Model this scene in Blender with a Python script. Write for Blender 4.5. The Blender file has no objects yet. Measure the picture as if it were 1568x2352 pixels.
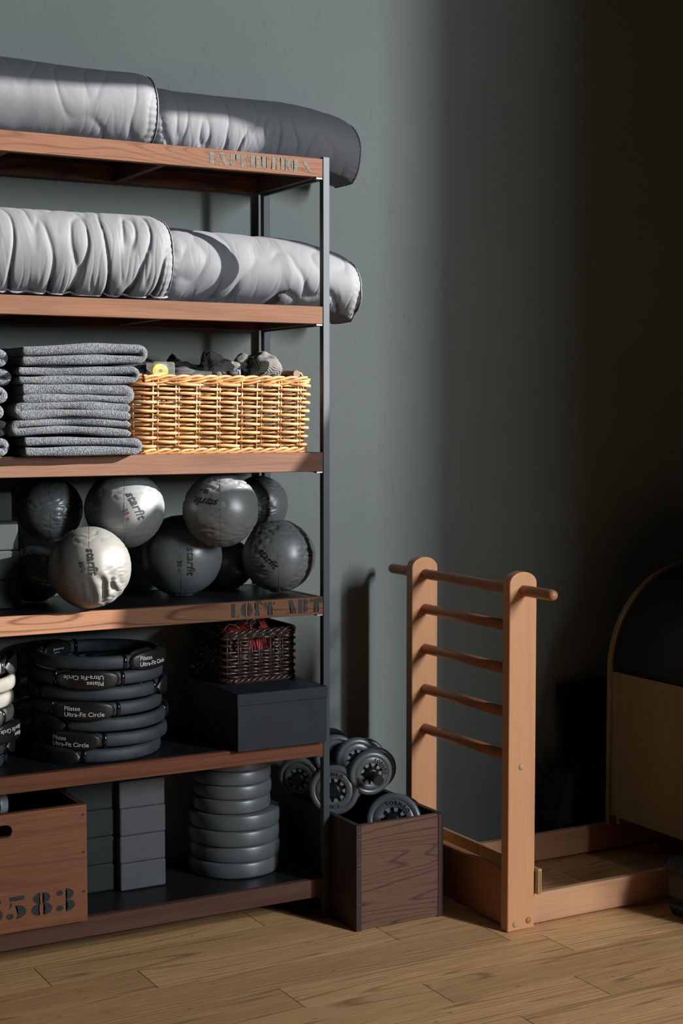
import bpy, bmesh, math, random
from mathutils import Vector, Matrix, noise
PI = math.pi
S = bpy.context.scene
COL = S.collection
random.seed(7)

# ------------------------------------------------------------------ camera
cam_d = bpy.data.cameras.new('camera')
cam = bpy.data.objects.new('camera', cam_d); COL.objects.link(cam)
cam_d.sensor_fit = 'VERTICAL'; cam_d.sensor_height = 36.0; cam_d.sensor_width = 24.0
cam_d.lens = 3541.0 * 36.0 / 2352.0
cam_d.clip_start = 0.05
cam.location = (0, 0, 1.45)
cam.rotation_euler = (PI / 2 - math.atan(227 / 3541.0), 0, -math.radians(29.2))
S.camera = cam

# ------------------------------------------------------------------ light
w = bpy.data.worlds.new('world'); S.world = w; w.use_nodes = True
w.node_tree.nodes['Background'].inputs[0].default_value = (0.62, 0.8, 1.0, 1)
w.node_tree.nodes['Background'].inputs[1].default_value = 0.03

def aim(o, d):
    o.rotation_euler = Vector(d).to_track_quat('-Z', 'Y').to_euler()
SUN_DIR = Vector((-1.8, 1.0, -0.8))
sd = bpy.data.lights.new('sun', 'SUN'); sd.energy = 20.5; sd.angle = math.radians(0.35); sd.color = (1.0, 0.95, 0.88)
sun = bpy.data.objects.new('sun', sd); COL.objects.link(sun); aim(sun, SUN_DIR); sun.location = (9, 0, 6)
# tall frosted window behind the camera: soft daylight
for nm, xc, wd_, en in (('window_daylight', 4.43, 0.21, 268.0), ('window_daylight_soft', 4.08, 0.48, 55.0)):
    ad = bpy.data.lights.new(nm, 'AREA'); ad.shape = 'RECTANGLE'; ad.size = wd_; ad.size_y = 2.0
    ad.energy = en; ad.color = (0.93, 0.98, 1.0)
    al = bpy.data.objects.new(nm, ad); COL.objects.link(al); al.location = (xc, -1.70, 2.75)
    al.rotation_euler = (PI / 2, 0, math.radians(12))

S.view_settings.view_transform = 'Standard'; S.view_settings.look = 'None'
S.view_settings.exposure = 0.0; S.view_settings.gamma = 1.0
S.view_settings.use_curve_mapping = False

# ------------------------------------------------------------------ materials
def mat(name, col, rough=0.6, metal=0.0, spec=0.5, bump=None, var=None, sheen=0.0, coat=0.0):
    """plain procedural material: colour varied by noise, optional noise bump (scale, strength, dist)"""
    m = bpy.data.materials.new(name); m.use_nodes = True
    nt = m.node_tree; b = nt.nodes['Principled BSDF']
    b.inputs['Base Color'].default_value = (*col, 1)
    b.inputs['Roughness'].default_value = rough; b.inputs['Metallic'].default_value = metal
    b.inputs['Specular IOR Level'].default_value = spec
    b.inputs['Sheen Weight'].default_value = sheen
    b.inputs['Coat Weight'].default_value = coat
    tc = nt.nodes.new('ShaderNodeTexCoord')
    if var:
        n = nt.nodes.new('ShaderNodeTexNoise'); n.inputs['Scale'].default_value = var[0]; n.inputs['Detail'].default_value = 5
        nt.links.new(tc.outputs['Object'], n.inputs['Vector'])
        r = nt.nodes.new('ShaderNodeValToRGB')
        r.color_ramp.elements[0].position = 0.3; r.color_ramp.elements[1].position = 0.7
        r.color_ramp.elements[0].color = (*[c * (1 - var[1]) for c in col], 1)
        r.color_ramp.elements[1].color = (*[min(1, c * (1 + var[1])) for c in col], 1)
        nt.links.new(n.outputs['Fac'], r.inputs[0]); nt.links.new(r.outputs[0], b.inputs['Base Color'])
    if bump:
        n = nt.nodes.new('ShaderNodeTexNoise'); n.inputs['Scale'].default_value = bump[0]; n.inputs['Detail'].default_value = 6
        nt.links.new(tc.outputs['Object'], n.inputs['Vector'])
        bp = nt.nodes.new('ShaderNodeBump'); bp.inputs['Strength'].default_value = bump[1]; bp.inputs['Distance'].default_value = bump[2]
        nt.links.new(n.outputs['Fac'], bp.inputs['Height']); nt.links.new(bp.outputs[0], b.inputs['Normal'])
    return m

def wood(name, dark, light, axis=0, ring=14.0, rough=0.5, grain=0.35, stretch=0.06, island=False, fine=90.0, seed=0.0, knots=False, contrast=1.0, hue=0.25, spec=0.35):
    """wood with long distorted growth lines along `axis` and fine pores"""
    m = bpy.data.materials.new(name); m.use_nodes = True
    nt = m.node_tree; L = nt.links.new; N = nt.nodes.new
    b = nt.nodes['Principled BSDF']; b.inputs['Roughness'].default_value = rough; b.inputs['Specular IOR Level'].default_value = spec
    tc = N('ShaderNodeTexCoord')
    mp = N('ShaderNodeMapping'); sc = [1.0, 1.0, 1.0]; sc[axis] = stretch
    mp.inputs['Scale'].default_value = sc; mp.inputs['Location'].default_value = (seed, seed * 1.7, seed * 0.6)
    L(tc.outputs['Object'], mp.inputs['Vector'])
    src = mp.outputs[0]
    if island:
        g = N('ShaderNodeNewGeometry'); ml = N('ShaderNodeVectorMath'); ml.operation = 'SCALE'; ml.inputs[0].default_value = (7.0, 31.0, 17.0)
        L(g.outputs['Random Per Island'], ml.inputs['Scale'])
        ad_ = N('ShaderNodeVectorMath'); ad_.operation = 'ADD'; L(src, ad_.inputs[0]); L(ml.outputs[0], ad_.inputs[1]); src = ad_.outputs[0]
    n1 = N('ShaderNodeTexNoise'); n1.inputs['Scale'].default_value = 5.0; n1.inputs['Detail'].default_value = 2.0; n1.inputs['Distortion'].default_value = 0.5
    L(src, n1.inputs['Vector'])
    mu = N('ShaderNodeMath'); mu.operation = 'MULTIPLY'; mu.inputs[1].default_value = ring; L(n1.outputs['Fac'], mu.inputs[0])
    n2 = N('ShaderNodeTexNoise'); n2.inputs['Scale'].default_value = 38.0; n2.inputs['Detail'].default_value = 4.0; L(src, n2.inputs['Vector'])
    mu2 = N('ShaderNodeMath'); mu2.operation = 'MULTIPLY_ADD'; mu2.inputs[1].default_value = 0.55; L(n2.outputs['Fac'], mu2.inputs[0]); L(mu.outputs[0], mu2.inputs[2])
    fr = N('ShaderNodeMath'); fr.operation = 'PINGPONG'; fr.inputs[1].default_value = 0.5; L(mu2.outputs[0], fr.inputs[0])
    rp = N('ShaderNodeValToRGB'); rp.color_ramp.elements[0].position = 0.0; rp.color_ramp.elements[1].position = 0.16
    rp.color_ramp.elements[0].color = (0, 0, 0, 1); rp.color_ramp.elements[1].color = (1, 1, 1, 1)
    L(fr.outputs[0], rp.inputs[0])
    # fine pores
    mp2 = N('ShaderNodeMapping'); sc2 = [1.0, 1.0, 1.0]; sc2[axis] = 0.025; mp2.inputs['Scale'].default_value = sc2
    L(tc.outputs['Object'], mp2.inputs['Vector'])
    n3 = N('ShaderNodeTexNoise'); n3.inputs['Scale'].default_value = fine * 4; n3.inputs['Detail'].default_value = 3.0; L(mp2.outputs[0], n3.inputs['Vector'])
    # blend: value = light*(1-grain*(1-line)) ; tone varies slowly
    mx = N('ShaderNodeMix'); mx.data_type = 'RGBA'; mx.inputs['A'].default_value = (*dark, 1); mx.inputs['B'].default_value = (*light, 1)
    f1 = N('ShaderNodeMath'); f1.operation = 'MULTIPLY_ADD'; f1.inputs[1].default_value = grain; f1.inputs[2].default_value = 1.0 - grain
    L(rp.outputs[0], f1.inputs[0])
    f2 = N('ShaderNodeMapRange'); f2.inputs[1].default_value = 0.3; f2.inputs[2].default_value = 0.7; f2.inputs[3].default_value = 1.0 - 0.45 * contrast; f2.inputs[4].default_value = 1.0
    L(n3.outputs['Fac'], f2.inputs[0])
    f3 = N('ShaderNodeMath'); f3.operation = 'MULTIPLY'; L(f1.outputs[0], f3.inputs[0]); L(f2.outputs[0], f3.inputs[1])
    f4 = N('ShaderNodeMath'); f4.operation = 'MULTIPLY'; L(f3.outputs[0], f4.inputs[0])
    tone = N('ShaderNodeMapRange'); tone.inputs[1].default_value = 0.3; tone.inputs[2].default_value = 0.7; tone.inputs[3].default_value = 1.0 - hue; tone.inputs[4].default_value = 1.0
    n4 = N('ShaderNodeTexNoise'); n4.inputs['Scale'].default_value = 2.2; L(src, n4.inputs['Vector'])
    L(n4.outputs['Fac'], tone.inputs[0]); L(tone.outputs[0], f4.inputs[1])
    last = f4.outputs[0]
    if island:
        g2 = N('ShaderNodeNewGeometry'); r2 = N('ShaderNodeMapRange'); r2.inputs[3].default_value = 0.80; r2.inputs[4].default_value = 1.08
        L(g2.outputs['Random Per Island'], r2.inputs[0])
        f5 = N('ShaderNodeMath'); f5.operation = 'MULTIPLY'; L(last, f5.inputs[0]); L(r2.outputs[0], f5.inputs[1]); last = f5.outputs[0]
    if knots:
        mp3 = N('ShaderNodeMapping'); sc3 = [4.2, 4.2, 4.2]; sc3[axis] = 1.5; mp3.inputs['Scale'].default_value = sc3; mp3.inputs['Location'].default_value = (0.13, 0.41, 0)
        L(tc.outputs['Object'], mp3.inputs['Vector'])
        vo = N('ShaderNodeTexVoronoi'); L(mp3.outputs[0], vo.inputs['Vector'])
        kr = N('ShaderNodeMapRange'); kr.inputs[1].default_value = 0.02; kr.inputs[2].default_value = 0.075; kr.inputs[3].default_value = 0.18; kr.inputs[4].default_value = 1.0
        L(vo.outputs['Distance'], kr.inputs[0])
        f6 = N('ShaderNodeMath'); f6.operation = 'MULTIPLY'; L(last, f6.inputs[0]); L(kr.outputs[0], f6.inputs[1]); last = f6.outputs[0]
    L(last, mx.inputs['Factor']); L(mx.outputs['Result'], b.inputs['Base Color'])
    bp = N('ShaderNodeBump'); bp.inputs['Strength'].default_value = 0.25; bp.inputs['Distance'].default_value = 0.0006
    L(f3.outputs[0], bp.inputs['Height']); L(bp.outputs[0], b.inputs['Normal'])
    return m

def plaster(name, col):
    m = bpy.data.materials.new(name); m.use_nodes = True
    nt = m.node_tree; L = nt.links.new; N = nt.nodes.new; b = nt.nodes['Principled BSDF']
    b.inputs['Roughness'].default_value = 0.8; b.inputs['Specular IOR Level'].default_value = 0.3
    tc = N('ShaderNodeTexCoord')
    n = N('ShaderNodeTexNoise'); n.inputs['Scale'].default_value = 1.6; n.inputs['Detail'].default_value = 4; L(tc.outputs['Object'], n.inputs['Vector'])
    r = N('ShaderNodeValToRGB'); r.color_ramp.elements[0].position = 0.3; r.color_ramp.elements[1].position = 0.7
    r.color_ramp.elements[0].color = (*[c * 0.93 for c in col], 1); r.color_ramp.elements[1].color = (*[c * 1.05 for c in col], 1)
    L(n.outputs['Fac'], r.inputs[0])
    # short vertical scratches of the trowelled paint
    mp = N('ShaderNodeMapping'); mp.inputs['Scale'].default_value = (60, 60, 9); L(tc.outputs['Object'], mp.inputs['Vector'])
    s = N('ShaderNodeTexNoise'); s.inputs['Scale'].default_value = 1.6; s.inputs['Detail'].default_value = 3; L(mp.outputs[0], s.inputs['Vector'])
    sr = N('ShaderNodeMapRange'); sr.inputs[1].default_value = 0.66; sr.inputs[2].default_value = 0.74; sr.inputs[3].default_value = 1.0; sr.inputs[4].default_value = 0.84
    L(s.outputs['Fac'], sr.inputs[0])
    mx = N('ShaderNodeMix'); mx.data_type = 'RGBA'; mx.blend_type = 'MULTIPLY'; mx.inputs['Factor'].default_value = 1.0
    L(r.outputs[0], mx.inputs['A']); cb = N('ShaderNodeCombineColor'); L(sr.outputs[0], cb.inputs[0]); L(sr.outputs[0], cb.inputs[1]); L(sr.outputs[0], cb.inputs[2]); L(cb.outputs[0], mx.inputs['B'])
    L(mx.outputs['Result'], b.inputs['Base Color'])
    f = N('ShaderNodeTexNoise'); f.inputs['Scale'].default_value = 160; f.inputs['Detail'].default_value = 5; L(tc.outputs['Object'], f.inputs['Vector'])
    ad_ = N('ShaderNodeMath'); ad_.operation = 'ADD'; L(f.outputs['Fac'], ad_.inputs[0]); L(sr.outputs[0], ad_.inputs[1])
    bp = N('ShaderNodeBump'); bp.inputs['Strength'].default_value = 0.5; bp.inputs['Distance'].default_value = 0.0012
    L(ad_.outputs[0], bp.inputs['Height']); L(bp.outputs[0], b.inputs['Normal'])
    return m

def weave_mat(name, col, scale, rough=0.8, holes=False, sheen=0.0, strength=0.5):
    m = mat(name, col, rough=rough, sheen=sheen, var=(40, 0.15))
    nt = m.node_tree; L = nt.links.new; N = nt.nodes.new; b = nt.nodes['Principled BSDF']
    tc = N('ShaderNodeTexCoord'); hs = []
    for vec in ((1, 1, 0.4), (-1, 0.5, 1)):
        d = N('ShaderNodeVectorMath'); d.operation = 'DOT_PRODUCT'; d.inputs[1].default_value = [v * scale for v in vec]; L(tc.outputs['Object'], d.inputs[0])
        s = N('ShaderNodeMath'); s.operation = 'SINE'; L(d.outputs['Value'], s.inputs[0]); hs.append(s)
    a = N('ShaderNodeMath'); a.operation = 'MULTIPLY'; L(hs[0].outputs[0], a.inputs[0]); L(hs[1].outputs[0], a.inputs[1])
    bp = N('ShaderNodeBump'); bp.inputs['Strength'].default_value = strength; bp.inputs['Distance'].default_value = 0.001
    L(a.outputs[0], bp.inputs['Height']); L(bp.outputs[0], b.inputs['Normal'])
    if holes:
        r = N('ShaderNodeMapRange'); r.inputs[1].default_value = -0.1; r.inputs[2].default_value = 0.5; r.inputs[3].default_value = 0.05; r.inputs[4].default_value = 1.0
        L(a.outputs[0], r.inputs[0])
        mx = N('ShaderNodeMix'); mx.data_type = 'RGBA'; mx.inputs['A'].default_value = (0.003, 0.003, 0.003, 1); mx.inputs['B'].default_value = (*col, 1)
        L(r.outputs[0], mx.inputs['Factor']); L(mx.outputs['Result'], b.inputs['Base Color'])
    return m

M = {}
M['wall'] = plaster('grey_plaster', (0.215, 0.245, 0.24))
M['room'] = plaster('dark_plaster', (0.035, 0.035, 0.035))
M['oak'] = wood('oak_floor', (0.13, 0.055, 0.022), (0.97, 0.585, 0.28), axis=0, ring=40, rough=0.55, grain=0.55, stretch=0.042, island=True, knots=True, hue=0.22)
M['walnut'] = wood('shelf_wood', (0.030, 0.010, 0.005), (0.165, 0.072, 0.040), axis=0, ring=17, rough=0.65, grain=0.6, spec=0.12, stretch=0.09, contrast=0.8)
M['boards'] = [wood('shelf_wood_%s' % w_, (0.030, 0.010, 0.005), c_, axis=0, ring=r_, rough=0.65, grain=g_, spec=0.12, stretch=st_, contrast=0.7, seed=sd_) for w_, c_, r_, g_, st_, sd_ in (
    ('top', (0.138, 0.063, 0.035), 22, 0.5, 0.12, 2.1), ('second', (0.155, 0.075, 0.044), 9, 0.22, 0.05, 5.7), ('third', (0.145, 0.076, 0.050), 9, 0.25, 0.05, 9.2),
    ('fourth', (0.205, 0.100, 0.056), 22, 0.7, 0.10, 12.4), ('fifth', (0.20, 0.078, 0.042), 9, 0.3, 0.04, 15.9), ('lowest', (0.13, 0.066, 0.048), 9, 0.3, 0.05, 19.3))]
M['walnut_y'] = wood('shelf_wood_side', (0.025, 0.010, 0.006), (0.10, 0.045, 0.028), axis=1, ring=13, rough=0.6, grain=0.4, stretch=0.12)
M['crate'] = wood('crate_walnut', (0.03, 0.014, 0.01), (0.19, 0.095, 0.065), axis=0, ring=30, rough=0.45, grain=0.75, stretch=0.10, seed=3.3)
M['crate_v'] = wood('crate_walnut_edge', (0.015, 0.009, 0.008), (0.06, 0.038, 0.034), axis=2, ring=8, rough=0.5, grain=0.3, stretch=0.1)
M['crate_red'] = wood('crate_red_wood', (0.045, 0.018, 0.008), (0.27, 0.10, 0.045), axis=0, ring=9, rough=0.45, grain=0.35, stretch=0.07, seed=1.3)
M['beech'] = wood('beech', (0.36, 0.155, 0.075), (0.67, 0.335, 0.17), axis=2, ring=5, rough=0.42, grain=0.18, stretch=0.05, fine=70, contrast=0.5, hue=0.1)
M['beech_y'] = wood('beech_rung', (0.26, 0.105, 0.045), (0.44, 0.195, 0.09), axis=1, ring=5, rough=0.42, grain=0.2, stretch=0.05, fine=70, contrast=0.5, hue=0.1)
M['beech_x'] = wood('beech_rail', (0.33, 0.15, 0.08), (0.66, 0.355, 0.205), axis=0, ring=9, rough=0.4, grain=0.3, stretch=0.06, fine=70, contrast=0.6, hue=0.25)
M['ply'] = wood('birch_plywood', (0.30, 0.19, 0.07), (0.55, 0.40, 0.20), axis=2, ring=6, rough=0.5, grain=0.25, stretch=0.1, hue=0.2)
M['ply_shaded'] = wood('shaded_plywood', (0.22, 0.15, 0.06), (0.38, 0.28, 0.145), axis=2, ring=5, rough=0.6, grain=0.2, stretch=0.1, hue=0.3)  # darker plywood copy; shade over the barrel is put into the colour
M['ply_core'] = mat('plywood_core_line', (0.12, 0.07, 0.025), 0.7)
M['steel'] = mat('black_steel', (0.045, 0.054, 0.064), 0.5, 0.2, 0.35, bump=(220, 0.25, 0.0006))
M['panel'] = mat('black_shelf_sheet', (0.012, 0.013, 0.015), 0.35, 0.0, 0.4, bump=(30, 0.1, 0.001))
M['zinc'] = mat('bare_metal', (0.3, 0.3, 0.29), 0.4, 0.8)
M['sateen'] = mat('grey_sateen', (0.108, 0.112, 0.126), 0.7, 0.0, 0.25, bump=(9, 0.35, 0.006), sheen=0.03, var=(3, 0.06))
M['piping'] = mat('grey_piping', (0.10, 0.10, 0.115), 0.6, sheen=0.05)
M['wool'] = mat('grey_felt', (0.078, 0.085, 0.096), 0.95, 0, 0.1, bump=(260, 1.0, 0.004), var=(300, 0.75), sheen=0.1)
M['willow'] = mat('honey_willow', (0.36, 0.160, 0.050), 0.42, 0, 0.5, bump=(60, 0.2, 0.001), var=(22, 0.35))
M['willow_core'] = mat('willow_stake', (0.32, 0.17, 0.07), 0.5, var=(20, 0.3))
M['darkwillow'] = mat('dark_brown_willow', (0.045, 0.026, 0.02), 0.33, 0, 0.6, bump=(60, 0.2, 0.001), var=(30, 0.35))
M['handlewood'] = mat('brown_wood_handle', (0.12, 0.055, 0.035), 0.45, var=(30, 0.3))
M['ball'] = mat('silver_pvc', (0.155, 0.165, 0.17), 0.40, 0.18, 0.5, bump=(420, 0.12, 0.0006), var=(6, 0.08))
M['ball_pale'] = mat('pale_silver_pvc', (0.142, 0.142, 0.134), 0.42, 0.12, 0.5, bump=(420, 0.12, 0.0006), var=(6, 0.08))
M['ball_dark'] = mat('dark_silver_pvc', (0.13, 0.145, 0.155), 0.34, 0.25, 0.5, bump=(420, 0.12, 0.0006), var=(6, 0.08))
M['ink'] = mat('black_print', (0.004, 0.004, 0.005), 0.6)
M['redink'] = mat('dark_red_print', (0.09, 0.012, 0.015), 0.6)
M['stencil'] = mat('grey_stencil_paint', (0.055, 0.052, 0.045), 0.8, var=(160, 0.6))
M['stencil_dark'] = mat('charcoal_stencil_paint', (0.016, 0.019, 0.022), 0.75, var=(120, 0.4))
M['foam'] = weave_mat('charcoal_ring_foam', (0.038, 0.048, 0.056), 1500, 0.55, strength=0.2)
M['foam_sunlit'] = weave_mat('sunlit_ring_foam', (0.105, 0.10, 0.088), 1500, 0.7, strength=0.4)  # lighter copy of the ring foam, sunlight put into its colour
M['rubber'] = mat('black_rubber_pad', (0.010, 0.011, 0.012), 0.4, 0, 0.5)
M['gloss_black'] = mat('gloss_black_cap', (0.006, 0.006, 0.007), 0.12, 0, 0.6)
M['whiteprint'] = mat('white_print', (0.75, 0.77, 0.8), 0.6)
M['boxcard'] = mat('blue_black_card', (0.010, 0.0145, 0.024), 0.55, 0, 0.3, bump=(300, 0.15, 0.0005), var=(12, 0.15))
M['block'] = mat('grey_eva_foam', (0.088, 0.092, 0.102), 0.8, 0, 0.3, bump=(350, 0.25, 0.0006), var=(25, 0.06))
M['block_dark'] = mat('black_eva_foam', (0.022, 0.028, 0.03), 0.8, 0, 0.3, bump=(350, 0.25, 0.0006))
M['plate'] = mat('grey_coated_plate', (0.13, 0.148, 0.16), 0.38, 0.35, 0.5, bump=(60, 0.08, 0.0006), var=(9, 0.12))
M['plate_light'] = mat('light_grey_teeth', (0.25, 0.28, 0.30), 0.4, 0.3)
M['blackplastic'] = mat('black_plastic', (0.008, 0.009, 0.01), 0.35)
M['mesh'] = weave_mat('black_mesh_fabric', (0.22, 0.22, 0.21), 1100, 0.6, holes=True, strength=0.8)
M['blackcloth'] = mat('black_cloth', (0.006, 0.006, 0.007), 0.8, bump=(40, 0.3, 0.003))
M['yellow'] = mat('yellow_band', (0.55, 0.47, 0.02), 0.45, bump=(60, 0.3, 0.002))
M['clear'] = mat('clear_bag', (0.8, 0.8, 0.75), 0.15)
b_ = M['clear'].node_tree.nodes['Principled BSDF']; b_.inputs['Alpha'].default_value = 0.07
M['red'] = mat('red_cloth', (0.45, 0.012, 0.02), 0.7, bump=(60, 0.2, 0.002))
M['lime'] = mat('lime_strap', (0.38, 0.46, 0.03), 0.6)
M['blue'] = mat('blue_plastic', (0.01, 0.08, 0.4), 0.4)
M['padding'] = mat('black_vinyl_padding', (0.010, 0.011, 0.014), 0.45, 0, 0.4, bump=(250, 0.15, 0.0006))
M['bag'] = mat('black_nylon', (0.010, 0.013, 0.017), 0.5, bump=(30, 0.2, 0.003))
M['sun_mask'] = mat('dark_sun_mask', (0.06, 0.06, 0.065), 0.9)  # surface of the added masks that shape the sun patch

# ------------------------------------------------------------------ mesh helpers
class G:
    def __init__(self): self.bm = bmesh.new()
    def _add(self, t, smooth=False):
        for f in t.faces: f.smooth = smooth
        me = bpy.data.meshes.new('tmp'); t.to_mesh(me); self.bm.from_mesh(me); bpy.data.meshes.remove(me); t.free()
    def box(self, x0, x1, y0, y1, z0, z1, bev=0.0, seg=2, mtx=None, smooth=False):
        t = bmesh.new(); bmesh.ops.create_cube(t, size=1.0)
        for v in t.verts: v.co = Vector(((x0 + x1) / 2 + v.co.x * (x1 - x0), (y0 + y1) / 2 + v.co.y * (y1 - y0), (z0 + z1) / 2 + v.co.z * (z1 - z0)))
        if bev > 0: bmesh.ops.bevel(t, geom=list(t.edges), offset=bev, segments=seg, profile=0.5, affect='EDGES')
        if mtx is not None: bmesh.ops.transform(t, matrix=mtx, verts=t.verts)
        self._add(t, smooth); return self
    def tube(self, pts, r, n=8, cap=True, closed=False, flat=1.0):
        pts = [Vector(p) for p in pts]; N = len(pts); t = self.bm; rings = []
        rr = r if isinstance(r, (list, tuple)) else [r] * N
        up = None
        for i in range(N):
            a = pts[(i - 1) % N] if (closed or i > 0) else pts[i]; b = pts[(i + 1) % N] if (closed or i < N - 1) else pts[i]
            d = (b - a).normalized()
            if up is None:
                up = Vector((0, 0, 1)) if abs(d.z) < 0.9 else Vector((0, 1, 0))
            s = d.cross(up)
            if s.length < 1e-6: s = d.orthogonal()
            s.normalize(); u = s.cross(d).normalized(); up = u
            rings.append([t.verts.new(pts[i] + (s * math.cos(2 * PI * k / n) + u * math.sin(2 * PI * k / n) * flat) * rr[i]) for k in range(n)])
        fs = []
        for i in range(N if closed else N - 1):
            A, B = rings[i], rings[(i + 1) % N]
            for k in range(n): fs.append(t.faces.new((A[k], A[(k + 1) % n], B[(k + 1) % n], B[k])))
        for f in fs: f.smooth = True
        if cap and not closed:
            t.faces.new(list(reversed(rings[0]))); t.faces.new(rings[-1])
        return self
    def surf(self, rows, closed_u=False, closed_v=False, cap=False):
        """grid of points rows[i][j]"""
        t = self.bm; V = [[t.verts.new(p) for p in r] for r in rows]; R = len(V); Cn = len(V[0])
        for i in range(R if closed_u else R - 1):
            for j in range(Cn if closed_v else Cn - 1):
                f = t.faces.new((V[i][j], V[i][(j + 1) % Cn], V[(i + 1) % R][(j + 1) % Cn], V[(i + 1) % R][j])); f.smooth = True
        if cap:
            t.faces.new(list(reversed(V[0]))); t.faces.new(V[-1])
        return self
    def lathe(self, prof, n=48, c=(0, 0, 0), axis='z', a0=0, a1=2 * PI):
        full = abs(a1 - a0 - 2 * PI) < 1e-6; rows = []
        for i in range(n if full else n + 1):
            a = a0 + (a1 - a0) * i / n; row = []
            for r, z in prof:
                p = (r * math.cos(a), r * math.sin(a), z)
                if axis == 'x': p = (p[2], p[0], p[1])
                if axis == 'y': p = (p[0], p[2], p[1])
                row.append(Vector(p) + Vector(c))
            rows.append(row)
        return self.surf(rows, closed_u=full)
    def prism(self, poly, a0, a1, axis='y', smooth=False):
        """extrude a 2D polygon; axis y: poly is (x,z); axis x: (y,z); axis z: (x,y)"""
        def P(p, a): return {'y': (p[0], a, p[1]), 'x': (a, p[0], p[1]), 'z': (p[0], p[1], a)}[axis]
        t = self.bm; A = [t.verts.new(P(p, a0)) for p in poly]; B = [t.verts.new(P(p, a1)) for p in poly]; n = len(poly)
        t.faces.new(A); t.faces.new(list(reversed(B)))
        for i in range(n): f = t.faces.new((A[i], B[i], B[(i + 1) % n], A[(i + 1) % n])); f.smooth = smooth
        return self
    def build(self, name, m, parent=None, local=False, fix=True):
        if fix: bmesh.ops.recalc_face_normals(self.bm, faces=self.bm.faces)
        if parent is not None and not local:
            off = Vector((0, 0, 0)); p = parent
            while p is not None: off += Vector(p.location); p = p.parent
            bmesh.ops.translate(self.bm, vec=-off, verts=self.bm.verts)
        me = bpy.data.meshes.new(name); self.bm.to_mesh(me); self.bm.free()
        ms = m if isinstance(m, (list, tuple)) else [m]
        for x in ms: me.materials.append(x)
        o = bpy.data.objects.new(name, me); COL.objects.link(o)
        if parent is not None: o.parent = parent
        return o

def thing(name, label, cat, loc, group=None):
    o = bpy.data.objects.new(name, None); COL.objects.link(o); o.location = loc; o.empty_display_size = 0.05
    o['label'] = label; o['category'] = cat
    if group: o['group'] = group
    return o
def tag(o, label, cat, group=None):
    o['label'] = label; o['category'] = cat
    if group: o['group'] = group
    return o
def struct(o): o['kind'] = 'structure'; return o
def recenter(o, base):
    """move a single mesh object's origin to base"""
    b = Vector(base)
    for v in o.data.vertices: v.co -= b
    o.location = b; return o
def copy_tree(o, parent=None):
    c = o.copy(); COL.objects.link(c)
    if parent is not None: c.parent = parent
    for ch in list(o.children): copy_tree(ch, c)
    return c
def mod_bevel(o, wd, seg=2):
    b = o.modifiers.new('bevel', 'BEVEL'); b.width = wd; b.segments = seg; b.limit_method = 'ANGLE'; return o

def text_mesh(s, size, extrude=0.0003, align='CENTER', shear=0.0, offset=0.0, spacing=1.0):
    cu = bpy.data.curves.new('txt', 'FONT'); cu.body = s; cu.size = size; cu.align_x = align; cu.align_y = 'CENTER'
    cu.extrude = extrude; cu.shear = shear; cu.offset = offset; cu.resolution_u = 3; cu.space_character = spacing
    o = bpy.data.objects.new('txt', cu); COL.objects.link(o)
    dg = bpy.context.evaluated_depsgraph_get(); dg.update()
    me = bpy.data.meshes.new_from_object(o.evaluated_get(dg))
    bpy.data.objects.remove(o); bpy.data.curves.remove(cu)
    return me
def place_text(name, me, m, parent, fn, local=False):
    """fn maps (x,y,z) of the flat text to world"""
    for v in me.vertices: v.co = fn(v.co)
    me.materials.clear(); me.materials.append(m)
    if parent is not None and not local:
        off = Vector((0, 0, 0)); p = parent
        while p is not None: off += Vector(p.location); p = p.parent
        for v in me.vertices: v.co -= off
    o = bpy.data.objects.new(name, me); COL.objects.link(o)
    if parent is not None: o.parent = parent
    return o

# ------------------------------------------------------------------ the room
WY = 4.245; RX0, RX1, RY0, RZ1 = -2.2, 5.0, -1.80, 5.2
struct(G().box(RX0, RX1, WY, WY + 0.15, 0, RZ1).build('wall_back', M['wall']))
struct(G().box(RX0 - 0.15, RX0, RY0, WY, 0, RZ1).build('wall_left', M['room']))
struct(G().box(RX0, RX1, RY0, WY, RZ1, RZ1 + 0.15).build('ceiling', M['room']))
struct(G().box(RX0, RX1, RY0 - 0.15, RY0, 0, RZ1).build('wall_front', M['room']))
# high window in the right wall; the outline of its sun patch is measured on the shelf front (x, z at y = 3.82)
patch_top = [(0.75, 2.33), (1.2, 2.33), (1.45, 2.335), (1.70, 2.36), (1.95, 2.39), (2.13, 2.405), (2.25, 2.37), (2.30, 2.25), (2.42, 2.13), (2.58, 2.04), (2.75, 2.0)]
patch_bot = [(2.75, 1.88), (2.45, 1.75), (2.25, 1.62), (2.12, 1.50), (2.04, 1.36), (1.96, 1.265), (1.80, 1.245), (1.70, 1.238), (1.62, 1.225), (1.55, 1.18), (1.50, 1.09), (1.47, 0.96), (1.45, 0.85), (1.34, 0.76), (1.22, 0.68), (0.75, 0.58)]
XW = RX1 + 0.06
def to_right(p):
    k = (XW - p[0]) / -SUN_DIR.x
    return (3.82 - k * SUN_DIR.y, p[1] - k * SUN_DIR.z)
oy0, oy1, oz0, oz1 = 1.35, 2.65, 1.9, 4.5
g = G(); g.box(RX1, RX1 + 0.15, RY0, oy0, 0, RZ1); g.box(RX1, RX1 + 0.15, oy1, WY, 0, RZ1); g.box(RX1, RX1 + 0.15, oy0, oy1, 0, oz0); g.box(RX1, RX1 + 0.15, oy0, oy1, oz1, RZ1)
struct(g.build('wall_right', M['room']))
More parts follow.
